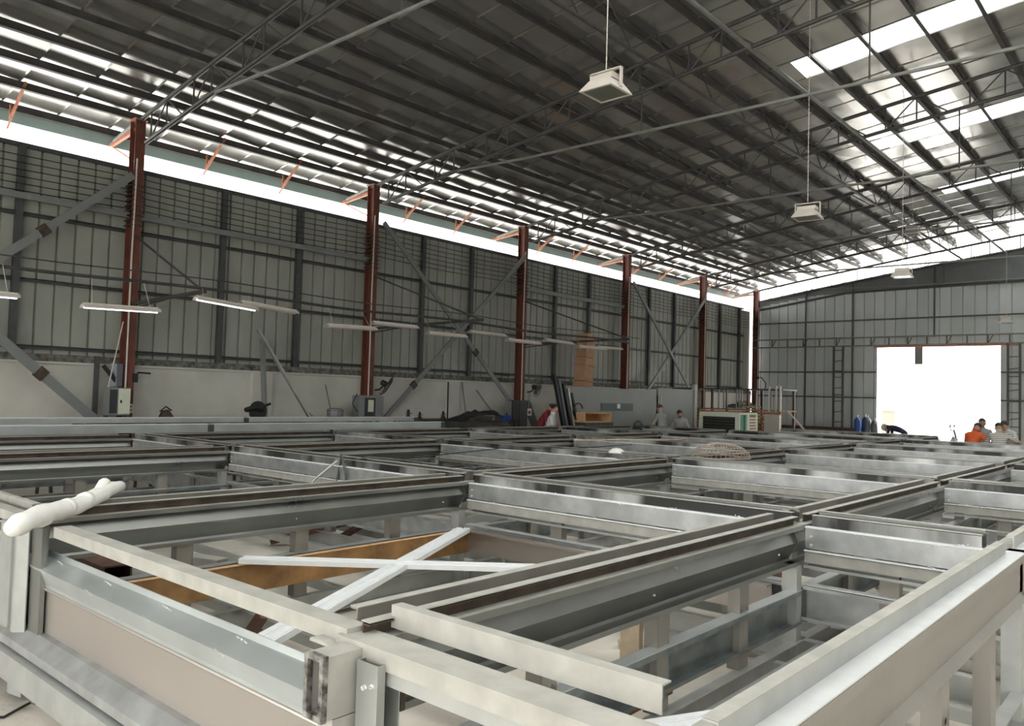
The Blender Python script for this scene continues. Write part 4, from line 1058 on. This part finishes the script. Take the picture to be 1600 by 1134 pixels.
t = thing('steel_drum', 'dark steel drum standing under the dark wire fan guard', 'drum', (-13.3, 14.3, 0)); MB().lathe([(.28,0),(.29,.02),(.28,.04),(.28,.46),(.295,.48),(.28,.5),(.28,.95),(.29,.97),(.28,.99)], n=20).build('body', 'girt', t); MB().lathe([(.27,.985),(.27,.995)], n=20).build('lid', 'grey_cyl', t)
o = thing('hard_hat', 'white hard hat resting on a beam in the middle of the frames', 'hard hat', (-6.1, 9.17, .94)); MB().lathe([(.12,0),(.125,.03),(.11,.09),(.06,.13),(.01,.14)], n=18).build('shell', 'cloth_white', o, smooth=True); MB().lathe([(.12,0),(.15,-.005),(.15,.005),(.12,.01)], (.0,-.02,0), 18).build('brim', 'cloth_white', o)

# rusty tube, bars and blocks on the floor between the frames
t = thing('rusty_tube', 'rusty square steel tube lying inside the near frame', 'steel tube', (-6.75, 2.45, .29), R_(0))
mb = MB().rtube(-.1,.1,0,.19,.012,0,.95,'X')
mb.build('tube_wall', 'rust_tube', t); MB().box(.02,.03,-.08,.08,.02,.17).build('inner_black_plate', 'black', t)  # black plate set across the inside of the tube
leaning('rusty_bar', (-4.45, 2.5, .02), (-4.2, 2.62, .42), .06, .05, 'rust_tube', 'short rusty bar standing beside the rusty tube', 'steel bar')
fl = [((-7.9,5.0,.05),(-7.2,5.5,.3),'leaning rusty angle bar under the long second column beam, leftmost'),((-7.35,5.4,.05),(-6.9,5.75,.42),'leaning rusty angle bar under the second column beam, in the middle'),((-6.6,5.7,.03),(-6.58,5.7,.45),'upright rusty angle bar under the second column beam, rightmost')]
for p, q, lab in fl: leaning('rusty_bar', p, q, .07, .05, 'rust_tube', lab, 'steel bar')
blocks = [((-6.15,3.3,0),.34,.12,.36,'galv_cream','pale steel box section standing on the floor behind the rusty tube'),
          ((-2.75,4.35,0),.12,.10,.34,'wood_dusty','dusty wooden block standing under the double beam'),
          ((-2.6,5.9,0),.30,.4,.55,'cardboard','brown carton behind the junction post'),
          ((-3.0,4.85,0),.28,.1,.05,'wood_dusty','flat wooden offcut on the floor in the near frame')]
for p, a, b, h, m, lab in blocks:
    t = thing('floor_block', lab, 'block', p, .3); MB().box(-a/2,a/2,-b/2,b/2,0,h).build('block_body', m, t); MB().box(-a/2-.004,a/2+.004,-b/2-.004,b/2+.004,h,h+.012).build('block_top', m, t)
t = thing('work_glove', 'brown work glove lying by the right hand studs', 'glove', (-.45, 2.75, .02), .5)
MB().beam((0,0,.02),(.14,0,.025), .1,.035).build('palm', 'glove', t)
for k in range(4): MB().tube([(.13,-.04+.027*k,.03),(.2,-.05+.033*k,.035),(.25,-.06+.04*k,.02)], [.016,.015,.011], 6).build('finger', 'glove', t)
MB().tube([(.03,.05,.03),(.09,.1,.03),(.12,.12,.02)], [.017,.015,.012], 6).build('thumb', 'glove', t)
for x, y, rz, L_, m, lab in ((-7.6,4.2,.3,.2,'rust_tube','short rusty offcut on the floor under the broad second frame column'), (-6.9,4.7,1.2,.25,'black','thin black offcut on the floor near the leaning rusty angle bars'),
        (-4.0,4.4,2.0,.18,'galv','bright steel offcut on the floor inside the near frame'), (-3.4,2.6,.8,.22,'rust_tube','rusty offcut on the floor under the crossing white strips'), (-2.6,3.4,2.6,.15,'black','small black offcut on the floor beside the plywood tray')):
    t = thing('floor_scrap', lab, 'scrap', (x, y, 0), rz)
    MB().box(-L_,L_,-.015,.015,0,.008).build('offcut', m, t); MB().box(-L_,L_,-.015,-.009,.008,.02).build('bent_edge', m, t)
# pallets and ladder-like frame stacks lying under the frames
for k, (x, y, rz, lab) in enumerate(((-3.3,6.6,.1,'slatted steel grating lying under the third column of frames'),(-7.2,6.7,.05,'slatted steel grating lying under the broad second column of frames'),(-1.45,6.8,.0,'slatted steel grating lying under the narrow right column of frames'))):
    t = thing('steel_grating', lab, 'grating', (x, y, .2), rz, 'gratings under the frames')
    for s in (-.5,.5): MB().box(s-.04,s+.04,-1.1,1.1,0,.08).build('runner', 'galv', t)
    for q in range(7): MB().box(-.55,.55,-1.0+q*.33,-.88+q*.33,.08,.11).build('slat', 'galv_cream', t)
